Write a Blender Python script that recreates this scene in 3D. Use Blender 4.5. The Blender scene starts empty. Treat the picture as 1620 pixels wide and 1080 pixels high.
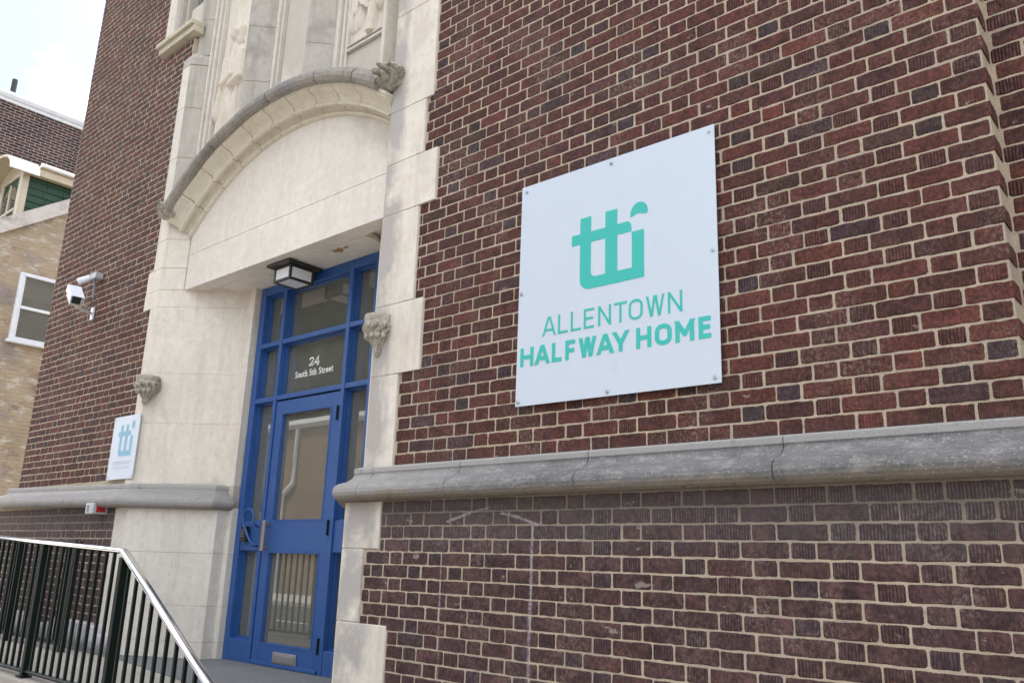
import bpy, math, random
import numpy as np
from mathutils import Vector, Matrix
R=math.radians
rnd=random.Random(7)
sc=bpy.context.scene
C=sc.collection
# ---------------------------------------------------------------- camera
# origin of the world = eye point projected on the street front; main brick face is the plane y=0, eye at y=-3.3, z=0
YAW,PITCH,ROLL=R(41.26),R(14.877),R(1.75)
cy,sy,cp,sp=math.cos(YAW),math.sin(YAW),math.cos(PITCH),math.sin(PITCH)
fwd=Vector((-sy*cp,cy*cp,sp)); right=Vector((cy,sy,0)); up=right.cross(fwd)
r2=right*math.cos(ROLL)+up*math.sin(ROLL); u2=up*math.cos(ROLL)-right*math.sin(ROLL)
EYE=Vector((0,-3.3,0))
cam=bpy.data.cameras.new('camera'); co=bpy.data.objects.new('camera',cam); C.objects.link(co)
m=Matrix((r2,u2,-fwd)).transposed().to_4x4(); m.translation=EYE; co.matrix_world=m
cam.sensor_width=36; cam.lens=1316.8/1620*36; cam.clip_start=.05; cam.clip_end=2000
sc.camera=co
def proj(p):
    d=Vector(p)-EYE; w=d.dot(fwd)
    return (810+1316.8*d.dot(r2)/w,540-1316.8*d.dot(u2)/w,w)
# ---------------------------------------------------------------- light
SUN_EL,SUN_AZ=R(62),R(-28)      # azimuth from +y towards +x
W=bpy.data.worlds.new('World'); sc.world=W; W.use_nodes=True
nt=W.node_tree; nt.nodes.clear()
def N(nt,t,**k):
    n=nt.nodes.new(t)
    for a,b in k.items():
        if a.startswith('i_'):
            n.inputs[a[2:].replace('_',' ')].default_value=b
        else: setattr(n,a,b)
    return n
L=nt.links.new
sky=N(nt,'ShaderNodeTexSky',sky_type='NISHITA',sun_disc=False,sun_elevation=SUN_EL,sun_rotation=SUN_AZ)
sky.air_density=1.0; sky.dust_density=2.4
tc=N(nt,'ShaderNodeTexCoord'); mp=N(nt,'ShaderNodeMapping'); mp.inputs['Scale'].default_value=(1.6,1.6,3.2); mp.inputs['Location'].default_value=(.35,.1,.6)
nz=N(nt,'ShaderNodeTexNoise'); nz.inputs['Scale'].default_value=1.7; nz.inputs['Detail'].default_value=7; nz.inputs['Roughness'].default_value=.55
rp=N(nt,'ShaderNodeValToRGB'); rp.color_ramp.elements[0].position=.47; rp.color_ramp.elements[1].position=.60
mx=N(nt,'ShaderNodeMix',data_type='RGBA'); mx.inputs['B'].default_value=(15.,15.,14.9,1)
bg=N(nt,'ShaderNodeBackground'); bg.inputs['Strength'].default_value=.125
wo=N(nt,'ShaderNodeOutputWorld')
L(tc.outputs['Generated'],mp.inputs['Vector']); L(mp.outputs['Vector'],nz.inputs['Vector']); L(nz.outputs['Fac'],rp.inputs['Fac'])
L(rp.outputs['Color'],mx.inputs['Factor']); L(sky.outputs['Color'],mx.inputs['A']); L(mx.outputs['Result'],bg.inputs['Color']); L(bg.outputs['Background'],wo.inputs['Surface'])
sl=bpy.data.lights.new('sun','SUN'); sl.energy=4.0; sl.angle=R(.53); sl.color=(1,.95,.88)
so=bpy.data.objects.new('sun',sl); C.objects.link(so)
sd=Vector((math.sin(SUN_AZ)*math.cos(SUN_EL),math.cos(SUN_AZ)*math.cos(SUN_EL),math.sin(SUN_EL)))
so.rotation_euler=sd.to_track_quat('Z','Y').to_euler(); so.location=(-5,30,40)
sc.view_settings.view_transform='Standard'; sc.view_settings.look='None'; sc.view_settings.gamma=1
sc.view_settings.use_curve_mapping=False
sc.view_settings.exposure=1.35
# ---------------------------------------------------------------- helpers
def empty(name,label,cat,loc=(0,0,0),rz=0,group=None,kind=None):
    o=bpy.data.objects.new(name,None); C.objects.link(o); o.location=loc; o.rotation_euler=(0,0,rz)
    o.empty_display_size=.1
    tag(o,label,cat,group,kind); return o
def tag(o,label=None,cat=None,group=None,kind=None):
    if label: o['label']=label
    if cat: o['category']=cat
    if group: o['group']=group
    if kind: o['kind']=kind
    return o
def gloc(o):
    v=Vector(o.location)
    while o.parent: o=o.parent; v=v+Vector(o.location)
    return v
class MB:
    def __init__(s): s.v=[]; s.f=[]; s.m=[]; s.c=[]; s.mi=0; s.col=None
    def add(s,vs,fs):
        n=len(s.v); s.v+=[tuple(p) for p in vs]
        for f in fs:
            s.f.append([n+i for i in f]); s.m.append(s.mi); s.c.append(s.col)
    def box(s,x0,x1,y0,y1,z0,z1):
        s.add([(x0,y0,z0),(x1,y0,z0),(x1,y1,z0),(x0,y1,z0),(x0,y0,z1),(x1,y0,z1),(x1,y1,z1),(x0,y1,z1)],
              [(0,3,2,1),(4,5,6,7),(0,1,5,4),(1,2,6,5),(2,3,7,6),(3,0,4,7)]); return s
    def prism(s,pl,z0,z1,mats=None):       # plan polygon counter-clockwise seen from above
        n=len(pl); a=sum(pl[i][0]*pl[(i+1)%n][1]-pl[(i+1)%n][0]*pl[i][1] for i in range(n))
        if a<0: pl=pl[::-1]; mats=None if mats is None else mats
        k=len(s.v)
        s.v+=[(x,y,z0) for x,y in pl]+[(x,y,z1) for x,y in pl]
        s._f([k+i for i in range(n)][::-1]); s._f([k+n+i for i in range(n)])
        for i in range(n):
            j=(i+1)%n; s._f([k+i,k+j,k+n+j,k+n+i], None if mats is None else mats(pl[i],pl[j]))
        return s
    def _f(s,f,m=None): s.f.append(f); s.m.append(s.mi if m is None else m); s.c.append(s.col)
    def plate(s,pts,y0,y1):                # polygon in x,z given as [(x,z)], thickness y0 (front) .. y1
        n=len(pts); a=sum(pts[i][0]*pts[(i+1)%n][1]-pts[(i+1)%n][0]*pts[i][1] for i in range(n))
        if a<0: pts=pts[::-1]
        k=len(s.v); s.v+=[(x,y0,z) for x,z in pts]+[(x,y1,z) for x,z in pts]
        s._f([k+i for i in range(n)]); s._f([k+n+i for i in range(n)][::-1])
        for i in range(n):
            j=(i+1)%n; s._f([k+j,k+i,k+n+i,k+n+j])
        return s
    def tube(s,path,r,seg=10,cap=True,sx=1.,flat=None):
        path=[Vector(p) for p in path]; k=len(s.v); n=len(path); rings=[]
        for i,p in enumerate(path):
            t=(path[min(i+1,n-1)]-path[max(i-1,0)]).normalized()
            if i not in(0,n-1):
                a=(path[i]-path[i-1]).normalized(); b=(path[i+1]-path[i]).normalized(); t=(a+b).normalized(); sc_=1/max(.5,math.cos(a.angle(b)/2))
            else: sc_=1
            h=Vector((0,0,1)) if abs(t.z)<.9 else Vector((0,1,0))
            u=t.cross(h).normalized(); w=u.cross(t).normalized()
            ri=r[i] if isinstance(r,(list,tuple)) else r
            for q in range(seg):
                a=2*math.pi*q/seg
                s.v.append(tuple(p+u*math.cos(a)*ri*sx+w*math.sin(a)*ri*(flat or 1)*sc_))
        for i in range(n-1):
            for q in range(seg):
                q2=(q+1)%seg; s._f([k+i*seg+q,k+i*seg+q2,k+(i+1)*seg+q2,k+(i+1)*seg+q])
        if cap: s._f([k+q for q in range(seg)][::-1]); s._f([k+(n-1)*seg+q for q in range(seg)])
        return s
    def sweep(s,prof,path):                # prof [(out,z)], path [(x,y)]; out = right-hand side of travel
        n=len(path); P=[Vector((a,b)) for a,b in path]; k=len(s.v); q=len(prof)
        for i in range(n):
            ns=[]
            if i>0: d=(P[i]-P[i-1]).normalized(); ns.append(Vector((d.y,-d.x)))
            if i<n-1: d=(P[i+1]-P[i]).normalized(); ns.append(Vector((d.y,-d.x)))
            nn=sum(ns,Vector((0,0))).normalized(); nn=nn/nn.dot(ns[0])
            for o,z in prof: s.v.append((P[i].x+nn.x*o,P[i].y+nn.y*o,z))
        for i in range(n-1):
            for j in range(q):
                j2=(j+1)%q; s._f([k+i*q+j,k+i*q+j2,k+(i+1)*q+j2,k+(i+1)*q+j])
        s._f([k+j for j in range(q)][::-1]); s._f([k+(n-1)*q+j for j in range(q)])
        return s
    def arc(s,prof,cx,cz,a0,a1,n):         # prof [(r,y)] closed
        k=len(s.v); q=len(prof)
        for i in range(n+1):
            a=a0+(a1-a0)*i/n
            for r,y in prof: s.v.append((cx+r*math.sin(a),y,cz+r*math.cos(a)))
        for i in range(n):
            for j in range(q):
                j2=(j+1)%q; s._f([k+i*q+j,k+(i+1)*q+j,k+(i+1)*q+j2,k+i*q+j2])
        s._f([k+j for j in range(q)]); s._f([k+n*q+j for j in range(q)][::-1]); return s
    def build(s,name,mats,parent=None,smooth=False,kind=None,label=None,loc=None,bevel=0,seg=2,fixn=True):
        me=bpy.data.meshes.new(name)
        off=Vector(loc) if loc is not None else (gloc(parent) if parent else Vector((0,0,0)))
        vs=s.v
        if off.length>0: vs=[(a-off.x,b-off.y,c-off.z) for a,b,c in s.v]
        me.from_pydata(vs,[],s.f)
        if not isinstance(mats,(list,tuple)): mats=[mats]
        for q in mats: me.materials.append(q)
        if len(mats)>1: me.polygons.foreach_set('material_index',s.m)
        if smooth: me.polygons.foreach_set('use_smooth',[True]*len(s.f))
        if s.col is not None:
            at=me.attributes.new('bcol','FLOAT_COLOR','FACE'); fl=[]
            for c in s.c: fl+=c
            at.data.foreach_set('color',fl)
        if name in('brick','brickwork'):
            at=me.attributes.new('edge','FLOAT','POINT'); at.data.foreach_set('value',s.e)
        me.update()
        if fixn:
            import bmesh
            bm=bmesh.new(); bm.from_mesh(me); bmesh.ops.recalc_face_normals(bm,faces=bm.faces); bm.to_mesh(me); bm.free()
        o=bpy.data.objects.new(name,me); C.objects.link(o)
        if parent: o.parent=parent; o.location=off-gloc(parent)
        else: o.location=off
        if bevel:
            b=o.modifiers.new('bevel','BEVEL'); b.width=bevel; b.segments=seg; b.limit_method='ANGLE'; b.angle_limit=R(35)
        if kind: o['kind']=kind
        if label: o['label']=label
        return o
# ---------------------------------------------------------------- materials
def mat(name,col=(.5,.5,.5),rough=.6,metal=0,spec=.5):
    m=bpy.data.materials.new(name); m.use_nodes=True
    b=m.node_tree.nodes['Principled BSDF']; b.inputs['Base Color'].default_value=(*col,1); b.inputs['Roughness'].default_value=rough
    b.inputs['Metallic'].default_value=metal; b.inputs['Specular IOR Level'].default_value=spec
    return m,m.node_tree,b
def pos(nt,scale=(1,1,1),loc=(0,0,0)):
    g=N(nt,'ShaderNodeNewGeometry'); p=N(nt,'ShaderNodeMapping'); p.inputs['Scale'].default_value=scale; p.inputs['Location'].default_value=loc
    nt.links.new(g.outputs['Position'],p.inputs['Vector']); return p.outputs['Vector']
def noise(nt,vec,scale,detail=4,rough=.55,dist=0):
    n=N(nt,'ShaderNodeTexNoise'); n.inputs['Scale'].default_value=scale; n.inputs['Detail'].default_value=detail; n.inputs['Roughness'].default_value=rough; n.inputs['Distortion'].default_value=dist
    nt.links.new(vec,n.inputs['Vector']); return n.outputs['Fac']
def ramp(nt,fac,a,b,ca=(0,0,0,1),cb=(1,1,1,1)):
    r=N(nt,'ShaderNodeValToRGB'); e=r.color_ramp.elements; e[0].position=a; e[1].position=b; e[0].color=ca; e[1].color=cb
    nt.links.new(fac,r.inputs['Fac']); return r.outputs['Color']
def mixc(nt,fac,a,b,mode='MIX'):
    x=N(nt,'ShaderNodeMix',data_type='RGBA',blend_type=mode)
    for s,v in (('Factor',fac),('A',a),('B',b)):
        if isinstance(v,(int,float)): x.inputs[s].default_value=v
        elif isinstance(v,tuple): x.inputs[s].default_value=(*v[:3],1)
        else: nt.links.new(v,x.inputs[s])
    return x.outputs['Result']
def math_(nt,op,a,b=0.,c=None,clamp=False):
    x=N(nt,'ShaderNodeMath',operation=op,use_clamp=clamp)
    for i,v in enumerate((a,b,c)):
        if v is None: continue
        if isinstance(v,(int,float)): x.inputs[i].default_value=v
        else: nt.links.new(v,x.inputs[i])
    return x.outputs[0]
def bump(nt,b,h,dist,strength=1.,prev=None):
    x=N(nt,'ShaderNodeBump'); x.inputs['Distance'].default_value=dist; x.inputs['Strength'].default_value=strength
    nt.links.new(h,x.inputs['Height'])
    if prev is not None: nt.links.new(prev,x.inputs['Normal'])
    if b is not None: nt.links.new(x.outputs[0],b.inputs['Normal'])
    return x.outputs[0]
def sep(nt,vec):
    x=N(nt,'ShaderNodeSeparateXYZ'); nt.links.new(vec,x.inputs[0]); return x.outputs
# fired brick: colour per brick from attribute, combed face, mortar smears
def outline_paint(nt,c):       # old white paint line of a vanished arched plaque on the base wall
    P=pos(nt); x,y,z=sep(nt,P); ns=noise(nt,P,38,5,.7); nb=noise(nt,P,5,3,.6)
    def vline(x0,sl,w,amt):
        d=math_(nt,'ABSOLUTE',math_(nt,'ADD',math_(nt,'ADD',x,math_(nt,'MULTIPLY',math_(nt,'SUBTRACT',nb,.5),.012)),math_(nt,'ADD',math_(nt,'MULTIPLY',z,sl),-x0)))
        m_=ramp(nt,math_(nt,'ADD',math_(nt,'DIVIDE',d,w),math_(nt,'MULTIPLY',math_(nt,'SUBTRACT',ns,.5),1.6)),.35,.9,(1,1,1,1),(0,0,0,1))
        m_=math_(nt,'MULTIPLY',m_,math_(nt,'LESS_THAN',z,.178)); return math_(nt,'MULTIPLY',m_,amt)
    def seg(x0,z0,x1,z1,w,amt):
        k=(z1-z0)/(x1-x0); zl=math_(nt,'ADD',math_(nt,'MULTIPLY',math_(nt,'SUBTRACT',x,x0),k),z0)
        d=math_(nt,'ABSOLUTE',math_(nt,'SUBTRACT',z,zl))
        m_=ramp(nt,math_(nt,'ADD',math_(nt,'DIVIDE',d,w),math_(nt,'MULTIPLY',math_(nt,'SUBTRACT',ns,.5),1.4)),.4,.9,(1,1,1,1),(0,0,0,1))
        m_=math_(nt,'MULTIPLY',m_,math_(nt,'MULTIPLY',math_(nt,'GREATER_THAN',x,x0),math_(nt,'LESS_THAN',x,x1))); return math_(nt,'MULTIPLY',m_,amt)
    t=vline(-3.333,.028,.0085,math_(nt,'MULTIPLY',ramp(nt,nb,.40,.58),.75))
    for q in (vline(-2.699,-.012,.0135,.62),seg(-3.305,.205,-3.13,.253,.011,.9),seg(-3.13,.253,-2.99,.276,.008,.6),seg(-2.911,.249,-2.79,.224,.011,.75),seg(-2.79,.224,-2.665,.187,.011,.85)):
        t=math_(nt,'MAXIMUM',t,q)
    t=math_(nt,'MULTIPLY',math_(nt,'MULTIPLY',t,math_(nt,'LESS_THAN',y,-.012)),ramp(nt,noise(nt,P,120,3,.7),.36,.55))
    return mixc(nt,t,c,(.42,.38,.40))
def brick_material():
    m,nt,b=mat('combed_red_brick',rough=.82,spec=.25); Lk=nt.links.new
    at=N(nt,'ShaderNodeAttribute'); at.attribute_name='bcol'
    P=pos(nt); s=sep(nt,P)
    n1=noise(nt,P,16,5,.65); n2=noise(nt,P,55,4,.65); n3=noise(nt,P,260,2,.5)
    c=mixc(nt,ramp(nt,n1,.34,.66),at.outputs['Color'],(.60,.58,.62),'MULTIPLY')
    c=mixc(nt,ramp(nt,n2,.42,.66),c,(2.1,1.85,1.75),'MULTIPLY'); c=mixc(nt,ramp(nt,noise(nt,pos(nt,(1,1,.45)),150,3,.7),.52,.66),c,(.50,.46,.48),'MULTIPLY')
    # combing: vertical grooves
    xy=math_(nt,'ADD',s[0],s[1])
    w=math_(nt,'ADD',math_(nt,'MULTIPLY',xy,1.),math_(nt,'MULTIPLY',noise(nt,pos(nt,(1,1,.25)),60,2),.011))
    coarse=math_(nt,'SINE',math_(nt,'MULTIPLY',w,2*math.pi/.0125))
    fine=math_(nt,'SINE',math_(nt,'MULTIPLY',w,2*math.pi/.0068))
    al=at.outputs['Alpha']                        # 0..1: 0 smooth, .5 fine comb, 1 coarse comb
    cs=math_(nt,'MULTIPLY',math_(nt,'SUBTRACT',al,.5),2.,clamp=True)
    fs=math_(nt,'SUBTRACT',1.,math_(nt,'MULTIPLY',math_(nt,'ABSOLUTE',math_(nt,'SUBTRACT',al,.45)),2.4),clamp=True)
    fs=math_(nt,'MULTIPLY',fs,ramp(nt,noise(nt,P,13,2),.38,.6))
    h=math_(nt,'ADD',math_(nt,'MULTIPLY',coarse,cs),math_(nt,'MULTIPLY',math_(nt,'MULTIPLY',fine,fs),.95))
    # grooves of the combing coloured darker than the brick face
    groove_dark=math_(nt,'MULTIPLY',math_(nt,'SUBTRACT',math_(nt,'MULTIPLY',h,-1.),.25),1.1,clamp=True)
    c=mixc(nt,groove_dark,c,(.017,.010,.011))
    ghi=math_(nt,'MULTIPLY',math_(nt,'MULTIPLY',h,.25,clamp=True),ramp(nt,n2,.4,.6))  # grey highlight put into the colour of the comb ridges
    c=mixc(nt,ghi,c,(.15,.095,.10)); lowz=ramp(nt,math_(nt,'ADD',math_(nt,'MULTIPLY',s[2],2.2),math_(nt,'MULTIPLY',n1,.35)),.1,.75); lowz=math_(nt,'MULTIPLY',lowz,math_(nt,'LESS_THAN',s[1],-.012)); c=mixc(nt,math_(nt,'MULTIPLY',math_(nt,'MULTIPLY',ghi,2.0,clamp=True),lowz),c,(.36,.33,.33))
    # grey film and pale mortar specks
    sm=math_(nt,'MULTIPLY',ramp(nt,noise(nt,P,3.1,3,.5),.50,.64),ramp(nt,noise(nt,pos(nt,(1,1,.7)),75,5,.75),.50,.60))
    c=mixc(nt,math_(nt,'MULTIPLY',sm,.45),c,(.27,.22,.18))
    sp_=ramp(nt,noise(nt,P,120,3,.7),.66,.72); c=mixc(nt,math_(nt,'MULTIPLY',sp_,.5),c,(.38,.33,.27))
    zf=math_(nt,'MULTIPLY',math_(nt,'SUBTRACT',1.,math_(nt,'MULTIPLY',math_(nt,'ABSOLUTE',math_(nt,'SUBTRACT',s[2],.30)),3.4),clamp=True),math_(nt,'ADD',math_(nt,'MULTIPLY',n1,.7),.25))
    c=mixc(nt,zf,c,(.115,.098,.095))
    rpn=math_(nt,'MULTIPLY',ramp(nt,noise(nt,pos(nt,(1,1,1.9),(2,0,5)),7.5,5,.6),.675,.71),.7); c=mixc(nt,rpn,c,(.33,.29,.24))
    ea=N(nt,'ShaderNodeAttribute'); ea.attribute_name='edge'
    lip=math_(nt,'ADD',ea.outputs['Fac'],math_(nt,'MULTIPLY',math_(nt,'SUBTRACT',noise(nt,P,150,4,.75),.5),2.2))
    lip=ramp(nt,math_(nt,'ADD',lip,math_(nt,'MULTIPLY',math_(nt,'SUBTRACT',noise(nt,P,17,3),.5),1.1)),.90,1.08)
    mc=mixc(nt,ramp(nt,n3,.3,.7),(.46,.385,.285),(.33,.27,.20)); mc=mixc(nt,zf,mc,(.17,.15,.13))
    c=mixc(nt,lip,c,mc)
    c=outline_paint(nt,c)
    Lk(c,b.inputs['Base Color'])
    hh=math_(nt,'ADD',math_(nt,'MULTIPLY',h,.45),math_(nt,'ADD',math_(nt,'MULTIPLY',n2,.9),math_(nt,'MULTIPLY',n3,.35)))
    bump(nt,b,hh,.0042,1.)
    return m
def mortar_material(name='sandy_mortar',col=(.475,.395,.295)):
    m,nt,b=mat(name,rough=.95,spec=.15); P=pos(nt)
    a=noise(nt,P,6,4); g=noise(nt,P,340,3,.7); k=noise(nt,P,60,4,.6)
    c=mixc(nt,ramp(nt,a,.3,.7),col,tuple(x*1.25 for x in col)); c=mixc(nt,ramp(nt,g,.35,.72),c,(.62,.58,.55),'MULTIPLY')
    c=mixc(nt,math_(nt,'MULTIPLY',ramp(nt,noise(nt,P,1.6,5,.7),.48,.66),.8),c,(.33,.28,.225))
    c=mixc(nt,math_(nt,'MULTIPLY',ramp(nt,noise(nt,pos(nt,(1,1,3)),9,5,.7),.60,.68),.5),c,(.20,.17,.14))
    z=sep(nt,P)[2]
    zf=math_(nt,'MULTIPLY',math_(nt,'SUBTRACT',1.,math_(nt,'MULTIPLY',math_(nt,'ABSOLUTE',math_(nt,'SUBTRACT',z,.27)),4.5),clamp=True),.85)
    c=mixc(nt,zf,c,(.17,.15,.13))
    c=outline_paint(nt,c) if name=='sandy_mortar' else c
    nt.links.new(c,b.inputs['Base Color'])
    bump(nt,b,math_(nt,'ADD',math_(nt,'MULTIPLY',g,.5),k),.005,1.)
    return m
def stone_material(name,base=(.60,.53,.43),dark=(.30,.275,.25),streak=.35,patch=.3,grime=None,rel=.0035,seed=0,mott=.22):
    m,nt,b=mat(name,rough=.85,spec=.25); P=pos(nt,loc=(seed,seed*.7,0))
    a=noise(nt,P,1.3,5,.6); f=noise(nt,P,180,3,.7); k=noise(nt,P,14,5,.6)
    c=mixc(nt,ramp(nt,a,.25,.75),tuple(x*.92 for x in base),tuple(min(1,x*1.07) for x in base))
    c=mixc(nt,ramp(nt,k,.35,.75),c,(.90,.88,.86),'MULTIPLY')
    st=ramp(nt,noise(nt,pos(nt,(7,7,.55),(seed,0,0)),1.6,6,.62),.50,.74)
    c=mixc(nt,math_(nt,'MULTIPLY',st,streak),c,dark)
    pt=ramp(nt,noise(nt,pos(nt,(1,1,.8),(0,seed,3)),2.3,7,.68,.6),.54,.66)
    c=mixc(nt,math_(nt,'MULTIPLY',pt,patch),c,dark)
    mm=noise(nt,pos(nt,(1,1,.7),(seed,2,seed)),34,6,.75); c=mixc(nt,math_(nt,'MULTIPLY',ramp(nt,mm,.50,.62),mott),c,dark)
    if grime: c=grime(nt,c)
    c=mixc(nt,math_(nt,'MULTIPLY',ramp(nt,f,.6,.75),.25),c,tuple(x*.45 for x in base))
    nt.links.new(c,b.inputs['Base Color'])
    bump(nt,b,math_(nt,'ADD',math_(nt,'MULTIPLY',f,.35),k),rel,.8)
    return m
def pier_grime(nt,c):       # grey run-off bands soaked into the jamb stones beside their outer arris
    P=pos(nt); s=sep(nt,P)
    n=noise(nt,pos(nt,(2.2,2.2,1.1)),3,5,.65)
    e=math_(nt,'MULTIPLY',math_(nt,'SUBTRACT',n,.5),.30)
    x=math_(nt,'ADD',s[0],e)
    band=math_(nt,'MULTIPLY',ramp(nt,math_(nt,'ADD',math_(nt,'MULTIPLY',x,5.),21.),.0,.3),ramp(nt,math_(nt,'ADD',math_(nt,'MULTIPLY',x,5.),20.),.2,.62,(1,1,1,1),(0,0,0,1)))
    gap=ramp(nt,noise(nt,pos(nt,(1.2,1.2,1.1)),2.2,5,.65),.33,.47)
    c=mixc(nt,math_(nt,'MULTIPLY',math_(nt,'MULTIPLY',band,gap),.85),c,(.36,.335,.315))
    # rust-brown washes in the splay
    r=math_(nt,'MULTIPLY',ramp(nt,noise(nt,pos(nt,(5,5,.8),(3,0,0)),1.2,5,.6),.55,.72),.35)
    return mixc(nt,r,c,(.40,.30,.22))
def soot_top(z0,z1,col,amt=.9,ns=5):
    def g(nt,c):
        P=pos(nt); s=sep(nt,P); n=noise(nt,P,ns,5,.65)
        t=math_(nt,'ADD',math_(nt,'DIVIDE',math_(nt,'SUBTRACT',s[2],z0),z1-z0),math_(nt,'MULTIPLY',math_(nt,'SUBTRACT',n,.5),1.6))
        return mixc(nt,math_(nt,'MULTIPLY',ramp(nt,t,.25,.75),amt),c,col)
    return g
M={}
M['brick']=brick_material(); M['mortar']=mortar_material()
M['stone']=stone_material('limestone',base=(.64,.60,.53),dark=(.36,.32,.27),streak=.30,patch=.18,rel=.003)
M['pier']=stone_material('stained_limestone',base=(.70,.645,.555),dark=(.44,.39,.33),streak=.42,patch=.32,grime=pier_grime,seed=2,rel=.0035)
def tymp_g(nt,c):
    P=pos(nt); s=sep(nt,P); n=noise(nt,P,3.2,5,.65)
    t=math_(nt,'ADD',math_(nt,'ADD',math_(nt,'MULTIPLY',s[0],.9),math_(nt,'MULTIPLY',s[2],1.1)),math_(nt,'MULTIPLY',math_(nt,'SUBTRACT',n,.5),1.1))
    return mixc(nt,math_(nt,'MULTIPLY',ramp(nt,t,-.62+.0,-.38) if False else ramp(nt,math_(nt,'ADD',t,.90),.05,.35),.5),c,(.36,.32,.27))
M['tymp']=stone_material('smooth_limestone',base=(.71,.665,.59),dark=(.48,.43,.37),streak=.20,patch=.08,rel=.0012,seed=5,grime=tymp_g)
M['grey']=stone_material('weathered_grey_stone',base=(.455,.42,.37),dark=(.25,.23,.205),streak=.75,patch=.7,seed=9)
def ledge_g(nt,c):
    P=pos(nt); s=sep(nt,P); n=noise(nt,pos(nt,(1.2,1.2,3)),4,6,.68)
    w=ramp(nt,noise(nt,pos(nt,(.8,.8,2.6),(4,0,0)),9,9,.82),.50,.64)
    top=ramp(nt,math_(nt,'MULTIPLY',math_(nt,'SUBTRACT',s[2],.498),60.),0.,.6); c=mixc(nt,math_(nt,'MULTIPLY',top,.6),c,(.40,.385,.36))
    lf=ramp(nt,math_(nt,'MULTIPLY',s[0],-1.),.0,1.); c=mixc(nt,math_(nt,'MULTIPLY',w,.6),c,(.37,.345,.315)); wx=ramp(nt,math_(nt,'ADD',math_(nt,'DIVIDE',math_(nt,'SUBTRACT',-2.6,s[0]),1.4),math_(nt,'SUBTRACT',n,.5)),0.,1.); c=mixc(nt,math_(nt,'MULTIPLY',wx,.6),c,(.36,.34,.315))
    # brown-cream underside band where run-off drips
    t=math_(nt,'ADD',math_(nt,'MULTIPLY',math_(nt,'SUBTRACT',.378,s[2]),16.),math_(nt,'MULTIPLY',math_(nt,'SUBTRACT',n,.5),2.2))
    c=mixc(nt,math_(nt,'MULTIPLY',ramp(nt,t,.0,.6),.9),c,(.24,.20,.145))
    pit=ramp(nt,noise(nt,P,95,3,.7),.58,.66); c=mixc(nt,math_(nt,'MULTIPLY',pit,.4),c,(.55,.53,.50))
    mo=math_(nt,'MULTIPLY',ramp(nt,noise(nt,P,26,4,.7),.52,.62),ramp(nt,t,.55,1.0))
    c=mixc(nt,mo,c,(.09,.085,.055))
    ed=ramp(nt,noise(nt,pos(nt,(1,1,1),(2,1,0)),11,5,.7),.60,.68)
    return mixc(nt,math_(nt,'MULTIPLY',ed,.55),c,(.15,.15,.155))
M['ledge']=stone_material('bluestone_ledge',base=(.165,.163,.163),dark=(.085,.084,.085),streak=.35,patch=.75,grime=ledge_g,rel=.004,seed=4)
M['hood']=stone_material('lichen_stone',mott=.55,base=(.33,.30,.26),dark=(.12,.11,.10),streak=.3,patch=.6,grime=soot_top(3.35,3.75,(.21,.21,.21),.6),rel=.012,seed=3)
M['vous']=stone_material('ochre_limestone',base=(.66,.61,.50),dark=(.40,.34,.25),streak=.15,patch=.2,rel=.002,seed=6)
M['sill']=stone_material('mossy_sill_stone',base=(.52,.47,.36),dark=(.17,.165,.12),streak=.4,patch=.6,rel=.004,seed=21)
M['carved']=stone_material('carved_limestone',base=(.68,.63,.54),dark=(.45,.36,.23),streak=.22,patch=.35,rel=.004,seed=8)
M['corbel']=stone_material('mossy_carved_stone',mott=.6,base=(.45,.41,.34),dark=(.13,.12,.085),streak=.4,patch=.75,rel=.012,seed=11)
M['plinth']=stone_material('painted_rubble',base=(.55,.53,.56),dark=(.25,.24,.25),streak=.3,patch=.6,grime=soot_top(-.62,-.82,(.16,.155,.16),.9,3),rel=.02,seed=12)
def paint(name,col,rough=.4,dirt=.25,dcol=None,sc_=6,bd=.0006,spec=.5,metal=0):
    if name.startswith('dark_green_black'): spec=.15
    m,nt,b=mat(name,col,rough,metal,spec); P=pos(nt)
    n=noise(nt,P,sc_,6,.65); c=mixc(nt,math_(nt,'MULTIPLY',ramp(nt,n,.45,.75),dirt),col,dcol or tuple(x*.6 for x in col))
    nt.links.new(c,b.inputs['Base Color'])
    r=math_(nt,'ADD',math_(nt,'MULTIPLY',noise(nt,P,sc_*4,3),.25),rough-.12); nt.links.new(r,b.inputs['Roughness'])
    bump(nt,b,noise(nt,P,70,3),bd,.5); return m
M['blue']=paint('blue_door_paint',(.018,.074,.245),.42,.5,(.035,.11,.285))
M['signwhite']=paint('white_aluminium_sign',(.545,.60,.665),.32,.12,(.515,.565,.62),3,.0002)
M['teal']=paint('teal_vinyl',(.045,.44,.38),.35,.05)
M['ltblue']=paint('light_blue_vinyl',(.14,.36,.50),.35,.05)
M['greyink']=paint('grey_vinyl',(.52,.53,.56),.4,.05)
M['whiteink']=paint('white_vinyl',(.85,.85,.82),.4,.05)
M['screw']=paint('zinc_screw',(.6,.62,.63),.3,.2,metal=.9)
M['steel']=paint('brushed_stainless_rail',(.78,.79,.82),.16,.15,(.6,.6,.63),20,.0002,metal=1)
M['rail']=paint('dark_green_black_rail_paint',(.004,.009,.007),.5,.2,(.008,.014,.011))
M['bronze']=paint('dark_bronze_lamp',(.022,.020,.016),.5,.5,(.07,.06,.045),18)
M['frost']=paint('frosted_lamp_glass',(.72,.72,.74),.25,.2,(.6,.58,.56),9)
M['camwhite']=paint('white_housing_paint',(.74,.76,.82),.35,.1)
M['cream']=paint('cream_enamel',(.52,.44,.31),.45,.3)
M['black']=paint('black_plastic',(.015,.015,.016),.35,.2)
M['greybox']=paint('grey_plastic_box',(.38,.40,.42),.45,.2)
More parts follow.
